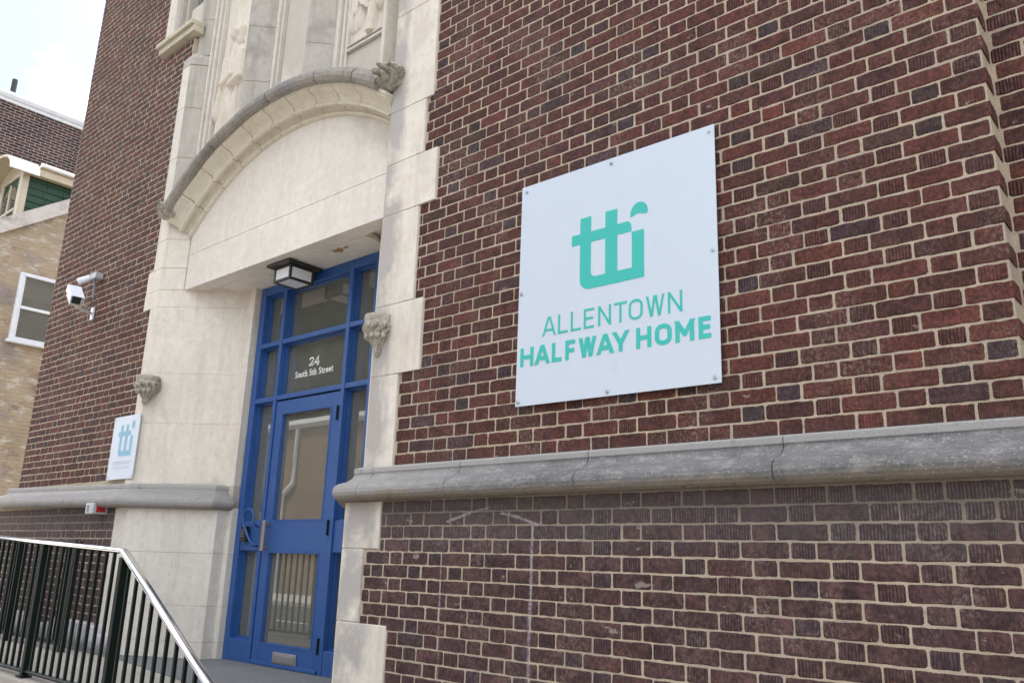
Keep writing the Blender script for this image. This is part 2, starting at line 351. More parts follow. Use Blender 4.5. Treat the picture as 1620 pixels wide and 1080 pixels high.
M['conduit']=paint('grey_conduit',(.16,.18,.18),.5,.2)
M['red']=paint('red_plastic',(.45,.012,.015),.4,.1)
M['brass']=paint('dull_brass_plate',(.42,.36,.30),.33,.3,metal=.8)
M['alum']=paint('aluminium_flap',(.42,.42,.43),.35,.3,metal=.8)
M['trim']=paint('white_painted_trim',(.72,.73,.76),.5,.2)
M['green']=paint('dark_green_shingle_paint',(.018,.052,.028),.7,.4,(.03,.07,.04))
M['intwall']=paint('vestibule_wall_paint',(.42,.43,.36),.7,.15)
M['intfloor']=paint('vestibule_floor',(.16,.15,.13),.5,.3)
M['bin']=paint('white_plastic_bin',(.60,.64,.66),.4,.15)
M['chalk']=paint('old_white_paint_line',(.44,.41,.44),.9,.9,(.10,.08,.085),60,.001)
M['metalroof']=paint('bright_metal_roof',(.80,.80,.80),.5,.3,(.6,.6,.6))
M['slate']=paint('dark_slate',(.05,.055,.06),.6,.4)
def glass_material():
    m=bpy.data.materials.new('door_glass'); m.use_nodes=True; nt=m.node_tree; nt.nodes.clear()
    o=N(nt,'ShaderNodeOutputMaterial'); g=N(nt,'ShaderNodeBsdfGlossy'); g.inputs['Roughness'].default_value=.012; g.inputs['Color'].default_value=(.92,.93,.90,1)
    t=N(nt,'ShaderNodeBsdfTransparent'); t.inputs['Color'].default_value=(.86,.88,.84,1)
    d=N(nt,'ShaderNodeBsdfDiffuse'); d.inputs['Color'].default_value=(.34,.335,.285,1)
    f=N(nt,'ShaderNodeFresnel'); f.inputs['IOR'].default_value=1.5
    k=math_(nt,'ADD',math_(nt,'MULTIPLY',f.outputs[0],1.5),.07,clamp=True)
    P=pos(nt); dn=ramp(nt,noise(nt,P,1.7,5,.6),.3,.8); dn=math_(nt,'ADD',math_(nt,'MULTIPLY',dn,.10),.30)
    s1=N(nt,'ShaderNodeMixShader'); s2=N(nt,'ShaderNodeMixShader')
    nt.links.new(dn,s1.inputs[0]); nt.links.new(t.outputs[0],s1.inputs[1]); nt.links.new(d.outputs[0],s1.inputs[2])
    nt.links.new(k,s2.inputs[0]); nt.links.new(s1.outputs[0],s2.inputs[1]); nt.links.new(g.outputs[0],s2.inputs[2])
    bp=bump(nt,None,noise(nt,P,1.1,2),.002,.2); nt.links.new(bp,g.inputs['Normal'])
    nt.links.new(s2.outputs[0],o.inputs[0]); return m
M['glass']=glass_material()
def concrete(name,col,scale=1.,rel=.003,spots=.3):
    m,nt,b=mat(name,rough=.9,spec=.2); P=pos(nt)
    a=noise(nt,P,1.2*scale,6,.65); g=noise(nt,P,220,3,.7); k=noise(nt,P,30,4)
    c=mixc(nt,ramp(nt,a,.3,.7),tuple(x*.85 for x in col),tuple(x*1.12 for x in col)); c=mixc(nt,ramp(nt,g,.4,.7),c,(.72,.70,.68),'MULTIPLY')
    c=mixc(nt,math_(nt,'MULTIPLY',ramp(nt,noise(nt,P,4,6,.7),.56,.66),spots),c,tuple(x*.5 for x in col))
    nt.links.new(c,b.inputs['Base Color']); bump(nt,b,math_(nt,'ADD',k,math_(nt,'MULTIPLY',g,.4)),rel,.8); return m
M['conc']=concrete('beige_concrete',(.40,.365,.32)); M['flag']=concrete('dark_flagstone',(.17,.175,.18)); M['walk']=concrete('pavement_concrete',(.42,.40,.37))
M['asphalt']=concrete('asphalt',(.055,.055,.056)); M['kerb']=concrete('kerb_stone',(.33,.32,.30)); M['ground']=concrete('yard_ground',(.20,.19,.16))
def far_brick(name,c1,c2,mort,axis='yz',course=.075,ln=.22,paintcol=None,amt=.0,msize=.012):
    m,nt,b=mat(name,rough=.9,spec=.15); g=N(nt,'ShaderNodeNewGeometry'); s=sep(nt,g.outputs['Position'])
    cb=N(nt,'ShaderNodeCombineXYZ'); nt.links.new(s[1] if axis=='yz' else s[0],cb.inputs[0]); nt.links.new(s[2],cb.inputs[1])
    br=N(nt,'ShaderNodeTexBrick'); br.offset=.5; br.inputs['Scale'].default_value=1; br.inputs['Mortar Size'].default_value=msize; br.inputs['Brick Width'].default_value=ln; br.inputs['Row Height'].default_value=course
    br.inputs['Color1'].default_value=(*c1,1); br.inputs['Color2'].default_value=(*c2,1); br.inputs['Mortar'].default_value=(*mort,1); br.inputs['Mortar Smooth'].default_value=.2; br.inputs['Bias'].default_value=-.2
    nt.links.new(cb.outputs[0],br.inputs['Vector']); c=br.outputs['Color']; P=g.outputs['Position']
    c=mixc(nt,ramp(nt,noise(nt,P,1.4,5,.65),.3,.7),c,(.68,.68,.70),'MULTIPLY')
    if paintcol:
        keep=ramp(nt,noise(nt,pos(nt,(1,1,1.8)),1.7,7,.70,.4),.55,.63)
        c2_=mixc(nt,ramp(nt,noise(nt,P,2.1,5),.35,.65),paintcol,tuple(x*.82 for x in paintcol))
        c=mixc(nt,math_(nt,'SUBTRACT',1.,math_(nt,'MULTIPLY',keep,amt)),c,c2_)
        w=math_(nt,'MULTIPLY',ramp(nt,noise(nt,pos(nt,(1,.8,1.9),(5,2,0)),4.0,6,.75),.52,.62),.65); c=mixc(nt,w,c,(.60,.55,.49))
        gp=math_(nt,'MULTIPLY',ramp(nt,noise(nt,pos(nt,(1,.6,1),(1,7,0)),1.3,6,.7),.54,.64),.7); c=mixc(nt,gp,c,(.26,.22,.21))
    nt.links.new(c,b.inputs['Base Color']); bump(nt,b,math_(nt,'ADD',math_(nt,'MULTIPLY',br.outputs['Fac'],-1.),math_(nt,'MULTIPLY',noise(nt,P,30,4),.6)),.008,1.)
    return m
M['darkbrick']=far_brick('old_dark_brick',(.050,.028,.027),(.115,.050,.043),(.30,.26,.235),course=.075,ln=.23)
M['yellow']=far_brick('peeling_ochre_painted_brick',(.25,.16,.12),(.33,.21,.16),(.40,.33,.26),msize=.007,paintcol=(.42,.325,.225),amt=.85)
M['opp']=far_brick('tan_brown_brick',(.20,.125,.075),(.26,.165,.10),(.33,.27,.20),axis='xz')
M['leaf']=paint('tree_leaf',(.055,.095,.025),.6,.6,(.09,.13,.04),3); M['bark']=paint('bark',(.11,.085,.06),.9,.5)
M['ceil']=paint('plain_stone_lining',(.50,.46,.38),.8,.2)
# ================================================================ SETTING
def struct(o,label=None): return tag(o,label,kind='structure')
GZ=-1.6
mb=MB(); mb.box(-400,400,-400,400,GZ-1,GZ-.17); struct(mb.build('ground',M['ground']))
mb=MB(); mb.box(-60,40,-14.2,-5.4,GZ-.3,GZ-.14); struct(mb.build('road',M['asphalt']))
mb=MB()
for k in range(-24,16):
    for j in range(3): mb.box(k*1.6,k*1.6+1.592,-5.2+1.6*j,-5.2+1.6*j+1.592,GZ-.3,GZ)
struct(mb.build('pavement',M['walk'],bevel=.006)); 
mb=MB(); mb.box(-60,40,-17.9,-14.4,GZ-.3,GZ); struct(mb.build('pavement_opposite',M['walk']))
mb=MB(); 
for k in range(-30,20): mb.box(k*2.0,k*2.0+1.99,-5.4,-5.204,GZ-.3,GZ+.002)
for k in range(-30,20): mb.box(k*2.0,k*2.0+1.99,-14.4,-14.204,GZ-.3,GZ+.002)
struct(mb.build('kerb',M['kerb'],bevel=.012))
mb=MB()
for k in range(-20,14): mb.box(k*3.,k*3.+1.5,-9.85,-9.75,GZ-.14,GZ-.136)
mbo=mb.build('road_marking',M['trim']); struct(mbo)
# landing of the entrance and its steps
LZ=-.80
mb=MB(); mb.box(-9.6,-4.75,-1.06,-.02,GZ-.02,LZ-.004)
struct(mb.build('entrance_landing',M['conc'],bevel=.008),)
mb=MB(); mb.prism([(-7.35,-.02),(-4.02,-.02),(-4.65,.66),(-6.5,.66)],LZ-.2,LZ+.000)
mb.prism([(-8.6,-.03),(-8.6,-.10),(-6.6,-.13),(-5.2,-.33),(-4.76,-.36),(-4.76,-.03)],LZ-.05,LZ+.001)
struct(mb.build('flagstone_threshold',M['flag']))
mb=MB(); mb.box(-10.1,-9.6,-1.06,-.02,GZ-.02,LZ-.02); struct(mb.build('landing_end_kerb',M['kerb']))
st=empty('entrance_steps','beige concrete steps going down from the door landing to the pavement','steps',(-4.2,-.6,GZ))
for k in range(5):
    mb=MB(); mb.box(-4.75+.29*k,-4.75+.29*(k+1)+.02,-1.06,-.06,GZ-.01,LZ-.16*(k+1)+(.0)); mb.build('step',M['conc'],st,bevel=.01)
# ================================================================ BRICK BUILDING
B=empty('brick_building','dark red brick building with limestone doorway and blue glazed entrance','building',(-5.,0,GZ))
JT=.0088
BR=[]   # every brick: (verts,faces,colour,centre,area_px,wall)
PAL=[(.084,.0290,.0215),(.088,.0295,.0215),(.080,.0290,.0220),(.076,.0285,.0230),(.083,.0290,.0225),(.071,.0275,.0230),(.092,.0300,.0215)]
def brick_col(low,header,z=0):
    c=rnd.choice(PAL); q=rnd.random()
    if header:
        if q<.10: c=(.054,.033,.035)
        elif q<.15: c=(.112,.032,.023)
        elif q<.20: c=(.050,.029,.027)
    else:
        if q<.04: c=(.056,.030,.030)
        elif q<.07: c=(.060,.030,.023)
    if low: 
        k=.6; g=(.066,.042,.043); c=tuple(a*(1-k)+b*k for a,b in zip(c,g))
    j=rnd.uniform(.90,1.13)*1.08
    if header: rib=rnd.choice([1.,1.,.9,.55,.45])
    else: rib=rnd.choice([.45,.5,.3,.1,0.,.4] if not low else [.45,.5,.55,.4,.3])
    if low and z>.10: rib=rnd.choice([1.,.9,1.,.5,.45])
    return (c[0]*j*.95,c[1]*j*rnd.uniform(1.0,1.08),c[2]*j*rnd.uniform(1.0,1.1),rib)
def brick_geo(w,h,depth=.03,side=0,fine=True):
    # face lies in the plane y=0 looking to -y, centre at origin
    a,b=w/2+.0012,h/2+.0012; ch=rnd.uniform(.003,.008); J=lambda k=.0016: rnd.uniform(-k,k)
    pts=[]
    def corner(cx,cz,sx,sz,first):
        c1=rnd.uniform(.002,.009); c2=rnd.uniform(.002,.009)
        p1=(cx-sx*c1,cz); p2=(cx,cz-sz*c2)
        return [p1,p2] if first else [p2,p1]
    pts+=corner(-a,-b,-1,-1,False)
    nseg=5 if w>.15 else 2
    for i in range(1,nseg+1): pts.append((-a+w*i/(nseg+1),-b+J(.0022)))
    pts+=corner(a,-b,1,-1,True)
    if fine: pts.append((a+J(),J(.01)))
    pts+=corner(a,b,1,1,False)
    for i in range(nseg,0,-1): pts.append((-a+w*i/(nseg+1),b+J(.0022)))
    pts+=corner(-a,b,-1,1,True)
    if fine: pts.append((-a+J(),J(.01)))
    if side: pts=[(a,z) if x>a-.011 else (x,z) for x,z in pts]
    n=len(pts); yo=rnd.uniform(-.0012,.0012); tl=J(.0008)/max(w,.05)*2; vs=[]
    for x,z in pts: vs.append((x,depth,z))
    for x,z in pts: vs.append((x,.0042,z))
    for x,z in pts:
        k=.0046; kx=0 if (side and x>a-.012) else k; vs.append((x-(kx if x>0 else -kx)*min(1,abs(x)/(a*.8)),yo+.0012+tl*x,z-(k if z>0 else -k)*min(1,abs(z)/(b*.6))))
    fs=[]
    for r in range(2):
        for i in range(n):
            j=(i+1)%n; fs.append((r*n+i,r*n+j,(r+1)*n+j,(r+1)*n+i))
    fs.append(tuple(2*n+i for i in range(n))); global EDGE; e=[0. if (side and x>a-.012) else 1. for x,z in pts]; EDGE=e+e+[0.]*n; return vs,fs
def put(cx,cz,w,h,y0,wall,low,header,turn=0,side=0,depth=.03,fine=True):
    if w<.012: return
    vs,fs=brick_geo(w,h,depth,side,fine)
    if turn: vs=[(-y,x,z) for x,y,z in vs]      # face to +x
    X=(cx,y0,cz) if not turn else (y0,cx,cz)
    px,py,wd=proj(X)
    vis=wd>0 and -40<px<1660 and -40<py<1120
    ar=(w*h*1316.8**2/max(wd,.1)**2)*(1. if not turn else .25)
    if vis:
        p1=proj((X[0]-w/2*(not turn),X[1]-w/2*bool(turn),cz)); p2=proj((X[0]+w/2*(not turn),X[1]+w/2*bool(turn),cz)); p3=proj((X[0],X[1],cz+h/2)); p4=proj((X[0],X[1],cz-h/2))
        ar=abs((p2[0]-p1[0])*(p4[1]-p3[1])-(p2[1]-p1[1])*(p4[0]-p3[0]))
    BR.append((vs,fs,brick_col(low,header,cz),X,ar if vis else 0,wall,EDGE))
def row(xa,xb,zc,h,phase,par,y0,wall,low,fine=True,rightcorner=False,leftcorner=False,S=.211,H=.1055):
    """Flemish course between xa and xb; phase = left edge of one header in even courses"""
    mod=S+H; ph=phase+(mod/2 if par else 0)
    k=math.floor((xa-ph)/mod)-1; x=ph+k*mod; cuts=[]
    while x<xb+mod:
        cuts.append((x,x+H,True)); cuts.append((x+H,x+mod,False)); x+=mod
    for a,b,hd in cuts:
        a+=rnd.uniform(-.003,.003)*(a>xa)
        aa,bb=max(a,xa),min(b,xb)
        if bb-aa<.022: continue
        la=aa+JT/2*(aa>xa or True); lb=bb-JT/2*(0 if (rightcorner and bb>=xb-1e-6) else 1)
        if leftcorner and aa<=xa+1e-6: la=aa
        cor=1 if (rightcorner and bb>=xb-1e-6) else 0
        w=lb-la-rnd.uniform(0,.004)*(1-cor)
        put((la+lb)/2,zc+rnd.uniform(-.0012,.0012),w,h-rnd.uniform(0,.003),y0,wall,low,(bb-aa)<.14,0,cor,(.105 if (bb-aa)>.14 else .140) if cor else .03,fine)
# wall cores (mortar shows in the joints)
core=MB(); core.box(-3.62,-.512-.004,.0042,.6,.50,4.9); core.box(-3.9,-3.60,.0044,.6,.50,4.9); core.box(-3.7,1.6,.0042+.135,.8,.50,4.9)
wall_r=core.build('upper_wall',M['mortar'],B,label='upper brick wall right of the door')
core=MB(); core.box(-4.02,-.43,-.0258,.6,GZ+.0,.35); core.box(-.5,1.6,.11,.6,GZ,.35)
wall_lr=core.build('base_wall',M['mortar'],B,label='greyer brick base wall right of the door, below the stone ledge')
core=MB(); core.box(-9.74,-7.2,.0040,.7,.50,4.93); core.box(-9.74,-7.86,.0041,.7,4.92,8.2); core.box(-10.05,-9.7,.104,4.,.45,8.2)
core.box(-7.9,-7.15,.30,.7,4.9,8.2)
wall_l=core.build('upper_wall',M['mortar'],B,label='upper brick wall left of the door')
core=MB(); core.box(-10.35,-7.25,-.0260,.6,-.66,.40)
wall_ll=core.build('base_wall',M['mortar'],B,label='greyer brick base wall left of the door')
# courses, right upper
def xbR(z):
    for t,v in ((1.10,-3.805),(1.56,-3.62),(2.19,-3.71),(2.55,-3.565),(2.955,-3.70),(3.72,-3.637),(9,-3.70)):
        if z<t: return v
CH=.0722
for i in range(56):
    zc=.534+CH/2+CH*i
    if zc>4.4: break
    par=i%2
    row(xbR(zc),-.512,zc,CH-JT,-.783,par,0.,wall_r,False,rightcorner=True)
    # return of the pier and the recessed wall beyond it
    if par==0: put(.1235,zc,.026,CH-JT,-.512,wall_r,False,True,turn=1)
    row(-.512,.9,zc,CH-JT,-.45 if par else -.40,par,.135,wall_r,False)
# right base
def xbRL(z): return -3.85 if z>.055 else (-3.985 if z>-.36 else -3.737)
CB=.0715
for i in range(28):
    zc=.329-CB/2-CB*i
    if zc<GZ: break
    row(xbRL(zc),-.43,zc,CB-JT,-1.856,(i+0)%2,-.03,wall_lr,True,rightcorner=True)
# left upper
CL=.0666
def xbL(z):
    for t,v in ((2.13,-7.275),(2.5,-7.41),(4.72,-7.325),(4.93,-7.21),(99,-7.87)):
        if z<t: return v
for i in range(118):
    zc=.60+CL/2+CL*i
    if zc>8.1: break
    row(-9.74,xbL(zc),zc,CL-JT,-9.595,i%2,0.,wall_l,False,fine=False)
    row(-10.05,-9.70,zc+.0,CL-JT,-9.9,i%2,.10,wall_l,False,fine=False)
for i in range(16):
    zc=.376-.069/2-.069*i
    if zc<-.66: break
    row(-10.3,-7.315,zc,.069-JT,-9.5,i%2,-.03,wall_ll,True,fine=False)
order=sorted(range(len(BR)),key=lambda i:-BR[i][4]); ind=set(order[:300])
rest={}
for i,(vs,fs,c,X,ar,wl,eg) in enumerate(BR):
    if i in ind:
        mb=MB(); mb.col=list(c); mb.e=list(eg); mb.add([(a+X[0],b+X[1],d+X[2]) for a,b,d in vs],fs); mb.build('brick',M['brick'],wl,loc=X,fixn=False)
    else:
        mb=rest.setdefault(wl.name,(MB(),wl))[0]; mb.col=list(c); mb.e=getattr(mb,'e',[]); mb.e+=eg; mb.add([(a+X[0],b+X[1],d+X[2]) for a,b,d in vs],fs)
for n_,(mb,wl) in rest.items(): mb.build('brickwork',M['brick'],wl,kind='stuff',fixn=False)
# ---------------------------------------------------------------- jambs of the doorway
SUR=empty('x','','') ; bpy.data.objects.remove(SUR)
core=MB()
core.prism([(-3.84,-.0085),(-4.0515,-.0085),(-4.6605,.472),(-4.655,.9),(-3.84,.9)],LZ,6.4)
core.prism([(-7.26,-.0085),(-7.1485,-.0085),(-6.550,.473),(-6.364,.489),(-6.364,.9),(-7.26,.9)],LZ,2.286)
core.prism([(-7.26,-.0085),(-7.1485,-.0085),(-6.98,.13),(-6.98,.9),(-7.26,.9)],2.287,3.0)
core.prism([(-4.01,-.0325),(-4.1815,-.0325),(-4.6165,.382),(-4.6165,.9),(-4.01,.9)],GZ,.332)
core.prism([(-7.30,-.0325),(-7.0815,-.0325),(-6.3785,.3765),(-6.3785,.4735),(-6.335,.4835),(-6.335,.9),(-7.30,.9)],LZ,.37)
M['joint']=mortar_material('lime_joint',(.50,.47,.41))
jamb=core.build('door_jamb',M['joint'],B,label='limestone door jambs built of quoin blocks')
def rblock(z0,z1,xb,mt='pier',parent=jamb):
    mb=MB(); mb.prism([(xb-.004,-.012),(-4.055,-.012),(-4.665,.47),(-4.665,.62),(xb-.004,.62)],z0+.002,z1-.002); mb.build('stone_block',M[mt],parent,bevel=.004)
for z0,z1,xb in ((.52,1.10,-3.805),(1.10,1.56,-3.62),(1.56,2.19,-3.71),(2.19,2.56,-3.565),(2.56,2.955,-3.70),(2.955,3.72,-3.637),(3.72,4.6,-3.70),(4.6,6.4,-3.64)):
    rblock(z0,z1,xb)
def lblock(z0,z1,xb):
    mb=MB(); mb.prism([(xb+.004,-.012),(-7.145,-.012),(-6.545,.47),(-6.36,.485),(-6.36,.62),(xb+.004,.62)],z0+.0007,z1-.0007); mb.build('stone_block',M['pier'],jamb,bevel=.0015)
for z0,z1,xb in ((.55,1.08,-7.275),(1.08,1.52,-7.275),(1.52,2.13,-7.275),(2.13,2.29,-7.41)): lblock(z0,z1,xb)
for z0,z1,xb in ((2.29,2.5,-7.41),(2.5,2.78,-7.325),(2.78,3.05,-7.325)):
    mb=MB(); mb.prism([(xb+.004,-.012),(-7.145,-.012),(-6.975,.125),(-6.975,.62),(xb+.004,.62)],z0+.0015,z1-.0015); mb.build('stone_block',M['pier'],jamb,bevel=.006)
# base blocks
for z0,z1,xb in ((.055,.332,-3.85),(-.36,.055,-3.985),(-.75,-.36,-3.737),(GZ,-.75,-3.9)):
    mb=MB(); mb.prism([(xb-.004,-.036),(-4.185,-.036),(-4.62,.38),(-4.62,.62),(xb-.004,.62)],z0+.0015,z1-.0015); mb.build('stone_block',M['pier'],jamb,bevel=.006)
for z0,z1 in ((.0,.37),(-.41,.0),(-.68,-.41),(LZ-.05,-.68)):
    mb=MB(); mb.prism([(-7.311,-.036),(-7.08,-.036),(-6.375,.375),(-6.375,.47),(-6.33,.48),(-6.33,.62),(-7.311,.62)],z0+.0006,z1-.0006); mb.build('stone_block',M['stone'],jamb,bevel=.004)
# ---------------------------------------------------------------- stone ledge
def ledge_prof(t): # top height t
    b=t-.205
    return [(-.05,t+.012),(.004,t+.004),(.024,t-.002),(.031,t-.008),(.031,t-.034),(.027,t-.041),(.030,t-.052),(.040,t-.066),(.055,t-.079),(.075,t-.090),(.098,t-.098),(.120,t-.106),(.138,t-.119),(.149,t-.137),(.152,t-.157),(.146,t-.177),(.131,t-.193),(.108,t-.203),(.085,b),(.036,b+.001),(-.05,b+.002)]
led=MB(); led.box(-4.0,-.53,.02,.3,.36,.52); ledge=led.build('stone_ledge',M['mortar'],B,label='moulded grey stone ledge running between base and upper wall')
t=.537
G=.0022
segs=[[(-4.72,.52),(-4.12,-.0),(-3.955,0)],[(-3.955,0),(-3.22,0)],[(-3.22,0),(-2.36,0)],[(-2.36,0),(-1.385,0)],[(-1.385,0),(-.50,0),(-.50,.135),(-.35,.135)],[(-.35,.135),(1.5,.135)]]
for s_ in segs:
    a=[Vector(p) for p in s_]; d=(a[1]-a[0]).normalized(); e=(a[-1]-a[-2]).normalized()
    a[0]=a[0]+d*G; a[-1]=a[-1]-e*G
    MB().sweep(ledge_prof(t),[tuple(p) for p in a]).build('stone_block',M['ledge'],ledge,bevel=.003)
t=.585
segs=[[(-9.93,.8),(-9.93,0),(-9.35,0)],[(-9.35,0),(-8.75,0)],[(-8.75,0),(-7.95,0)],[(-7.95,0),(-7.30,0)],[(-7.30,0),(-7.14,0),(-6.47,.392),(-6.455,.50)]]
for s_ in segs:
    a=[Vector(p) for p in s_]; d=(a[1]-a[0]).normalized(); e=(a[-1]-a[-2]).normalized(); a[0]=a[0]+d*G; a[-1]=a[-1]-e*G
    mb=MB().sweep(ledge_prof(.0),[tuple(p) for p in a])
    mb.v=[(x,y,z+.552+max(0,(-6.9-x))*.018) for x,y,z in mb.v]     # old wing has sagged: ledge rises slightly to the corner
    mb.build('stone_block',M['ledge'],ledge,bevel=.003)
# painted rubble plinth below left base
mb=MB()
x=-10.3
pl_=MB(); pl_.box(-10.3,-7.25,-.02,.3,GZ,-.63); plinth=pl_.build('rubble_plinth',M['plinth'],B)
while x<-7.2:
    w=rnd.uniform(.18,.4); 
    for z0,z1 in ((-.80,-.60+rnd.uniform(-.05,.03)),):
        mb=MB(); n=8; y=-.07-rnd.uniform(0,.04)
        mb.prism([(x,.0),(x+.01,y*.6),(x+w*.3,y),(x+w*.75,y*.95),(x+w-.01,y*.55),(x+w,.0)],z0-.03,z1); mb.build('stone',M['plinth'],plinth,bevel=.02,seg=3)
    x+=w
# ---------------------------------------------------------------- tympanum, lintel, soffit
CX,CZ=-5.46,1.17
RI=2.205
ty=MB(); ty.box(-6.965,-4.1,.18,.62,2.34,3.3); tymp=ty.build('tympanum',M['tymp'],B,label='cream stone panel over the door')
mb=MB(); mb.box(-6.962,-4.12,.13,.27,2.288,2.625-.0012); mb.build('stone_block',M['tymp'],tymp,bevel=.004)
pts=[(-6.962,2.6262),(-4.12,2.6262)]
for k in range(33):
    a=R(41)-R(84)*k/32; pts.append((CX+(RI+.02)*math.sin(a),CZ+(RI+.02)*math.cos(a)))
pts=[(min(max(x,-6.962),-4.12),z) for x,z in pts]
MB().plate(pts,.130,.2).build('stone_slab',M['tymp'],tymp,bevel=.002)
# soffit slabs
for x0,x1 in ((-6.60,-5.93),(-5.93,-5.02),(-5.02,-4.6)):
    MB().box(x0+.003,x1-.003,.2745,.40,2.285,2.33).build('stone_slab',M['tymp'],tymp,bevel=.003)
for x0,x1 in ((-6.66,-5.55),(-5.55,-4.62)):
    MB().box(x0+.003,x1-.003,.403,.60,2.2865,2.33).build('stone_slab',M['tymp'],tymp,bevel=.003)
mb=MB(); mb.prism([(-6.97,.2745),(-6.612,.2745),(-6.612,.44)],2.2855,2.33); mb.build('stone_slab',M['tymp'],tymp)
mb=MB()
for k in range(14):
    a=rnd.uniform(0,6.28); r_=rnd.uniform(0,1); x=-4.98+.10*r_*math.cos(a); y=.335+.035*r_*math.sin(a); q=rnd.uniform(.012,.028)
    mb.prism([(x+q*math.cos(b)*rnd.uniform(.7,1.2),y+q*.7*math.sin(b)*rnd.uniform(.7,1.2)) for b in [i*6.283/7 for i in range(7)]],2.2838-.0001*k,2.2844)
M['rust']=paint('rust_stain',(.36,.20,.07),.9,.4); mb.build('rust_stain',M['rust'],tymp)
# arch mouldings: archivolt voussoirs, hood mould
ar=MB(); ar.arc([(2.44,.06),(2.44,.5),(2.25,.5),(2.25,.15),(2.34,.06)],CX,CZ,R(-42),R(36),24); arch=ar.build('arch',M['mortar'],B,label='segmental stone arch with hood mould over the entrance')
arch_prof=[(2.395,-.085),(2.372,-.085),(2.366,-.070),(2.352,-.066),(2.345,-.045),(2.328,-.005),(2.306,.020),(2.282,.030),(2.272,.026),(2.268,.014),(2.256,.014),(2.250,.026),(2.252,.050),(2.262,.062),(2.266,.078),(2.256,.096),(2.240,.104),(2.230,.102),(2.226,.094),(2.216,.094),(2.210,.104),(2.203,.122),(2.203,.20),(2.395,.20)]
cuts=[-42.6,-35,-27,-19,-11.5,-4,3.5,11,18.5,26,36.5]
for a,b in zip(cuts,cuts[1:]):
    mb=MB().arc(arch_prof,CX,CZ,R(a)+.0016,R(b)-.0016,8)
    mb.build('voussoir',M['vous'],arch,bevel=.0025)
hood_prof=[(2.535,.205),(2.52,.06),(2.505,-.02),(2.492,-.085),(2.468,-.128),(2.435,-.150),(2.402,-.148),(2.376,-.128),(2.366,-.100),(2.372,-.075),(2.40,.20)]
cuts=[-40.3,-21,-1,15,27,34.5]
for a,b in zip(cuts,cuts[1:]):
    n=26; mb=MB().arc(hood_prof,CX,CZ,R(a)+.002,R(b)-.002,n); q=len(hood_prof)
    mb.v=[(x+.004*math.sin(7*x+9*z),y+rnd.uniform(-.0015,.0015),z+rnd.uniform(-.0015,.0015)) for x,y,z in mb.v]
    mb.build('hood_mould_block',M['hood'],arch,smooth=False,bevel=.004)
# carved lumps (leaf stops of the hood, corbels)
def leafy(mb,c,rad,zs,prof,lobes,amp,seed,squash=1.,nz_=.012):
    rr=random.Random(seed); n=56; m_=40; k=len(mb.v)
    ph=[rr.uniform(0,6.28) for _ in range(8)]
    for i in range(m_+1):
        t_=i/m_; z=c[2]-zs*t_
        # prof: radius fraction along height
        x_=t_*(len(prof)-1); q=min(int(x_),len(prof)-2); f=x_-q; r0=(prof[q]*(1-f)+prof[q+1]*f)*rad
        for j in range(n):
            a=2*math.pi*j/n
            env=min(1,max(0,(t_-.18)/.1))*min(1,(1-t_)/.08)
            d=amp*env*(abs(math.sin(lobes*a/2+ph[0]+2.2*math.sin(t_*7+ph[1])))**.6-.55)+nz_*env*(math.sin(11*a+t_*23+ph[2])*math.sin(t_*31+ph[3]+3*a))+nz_*.7*env*math.sin(23*a+ph[4])*math.sin(t_*47+ph[5])
            r=max(.004,r0*(1+d/max(.03,rad)))
            mb.v.append((c[0]+r*math.cos(a),c[1]+r*math.sin(a)*squash,z))
    for i in range(m_):
        for j in range(n):
            j2=(j+1)%n; mb._f([k+i*n+j,k+i*n+j2,k+(i+1)*n+j2,k+(i+1)*n+j])
    mb._f([k+j for j in range(n)][::-1]); mb._f([k+m_*n+j for j in range(n)])
def corbel(c,rad,h,seed):
    mb=MB(); leafy(mb,c,rad,h,[1.02,1.06,1.04,.98,.99,.97,.93,.86,.77,.66,.54,.42,.31,.24,.26,.22,.10],9,.040,seed,.95,.010)
    rr=random.Random(seed+50)
    for k in range(7):
        a=R(180+ k*180/6); 
        for q in range(2):
            p=(c[0]+rad*(.96-.16*q)*math.cos(a+q*.25),c[1]+rad*.93*(.96-.16*q)*math.sin(a+q*.25),c[2]-h*(.30+.22*q)); s_=rad*rr.uniform(.17,.24)
            k0=len(mb.v)
            for i in range(7):
                th=math.pi*i/6
                for j in range(8):
                    f_=2*math.pi*j/8; mb.v.append((p[0]+s_*math.sin(th)*math.cos(f_)*rr.uniform(.85,1.1),p[1]+s_*math.sin(th)*math.sin(f_)*rr.uniform(.85,1.1),p[2]+s_*1.15*math.cos(th)))
            for i in range(6):
                for j in range(8): mb._f([k0+i*8+j,k0+(i+1)*8+j,k0+(i+1)*8+(j+1)%8,k0+i*8+(j+1)%8])
    return mb.build('carved_corbel',M['corbel'],B,smooth=True)
corbel((-4.005,-.025,1.495),.092,.265,3)['label']='leaf-carved corbel on the right door jamb'
corbel((-7.07,-.03,1.475),.100,.25,4)['label']='leaf-carved corbel on the left door jamb'
for c,l in (((-4.055,-.045,3.335),'right'),((-7.06,-.05,3.13),'left')):
    mb=MB(); leafy(mb,c,.088,.21,[.35,.75,.95,1.05,1.0,1.02,.95,.85,.6,.25],7,.06,8 if l=='right' else 9,1.,.018); mb.build('hood_stop',M['corbel'],arch,smooth=True,label=l+' carved stop of the hood mould')
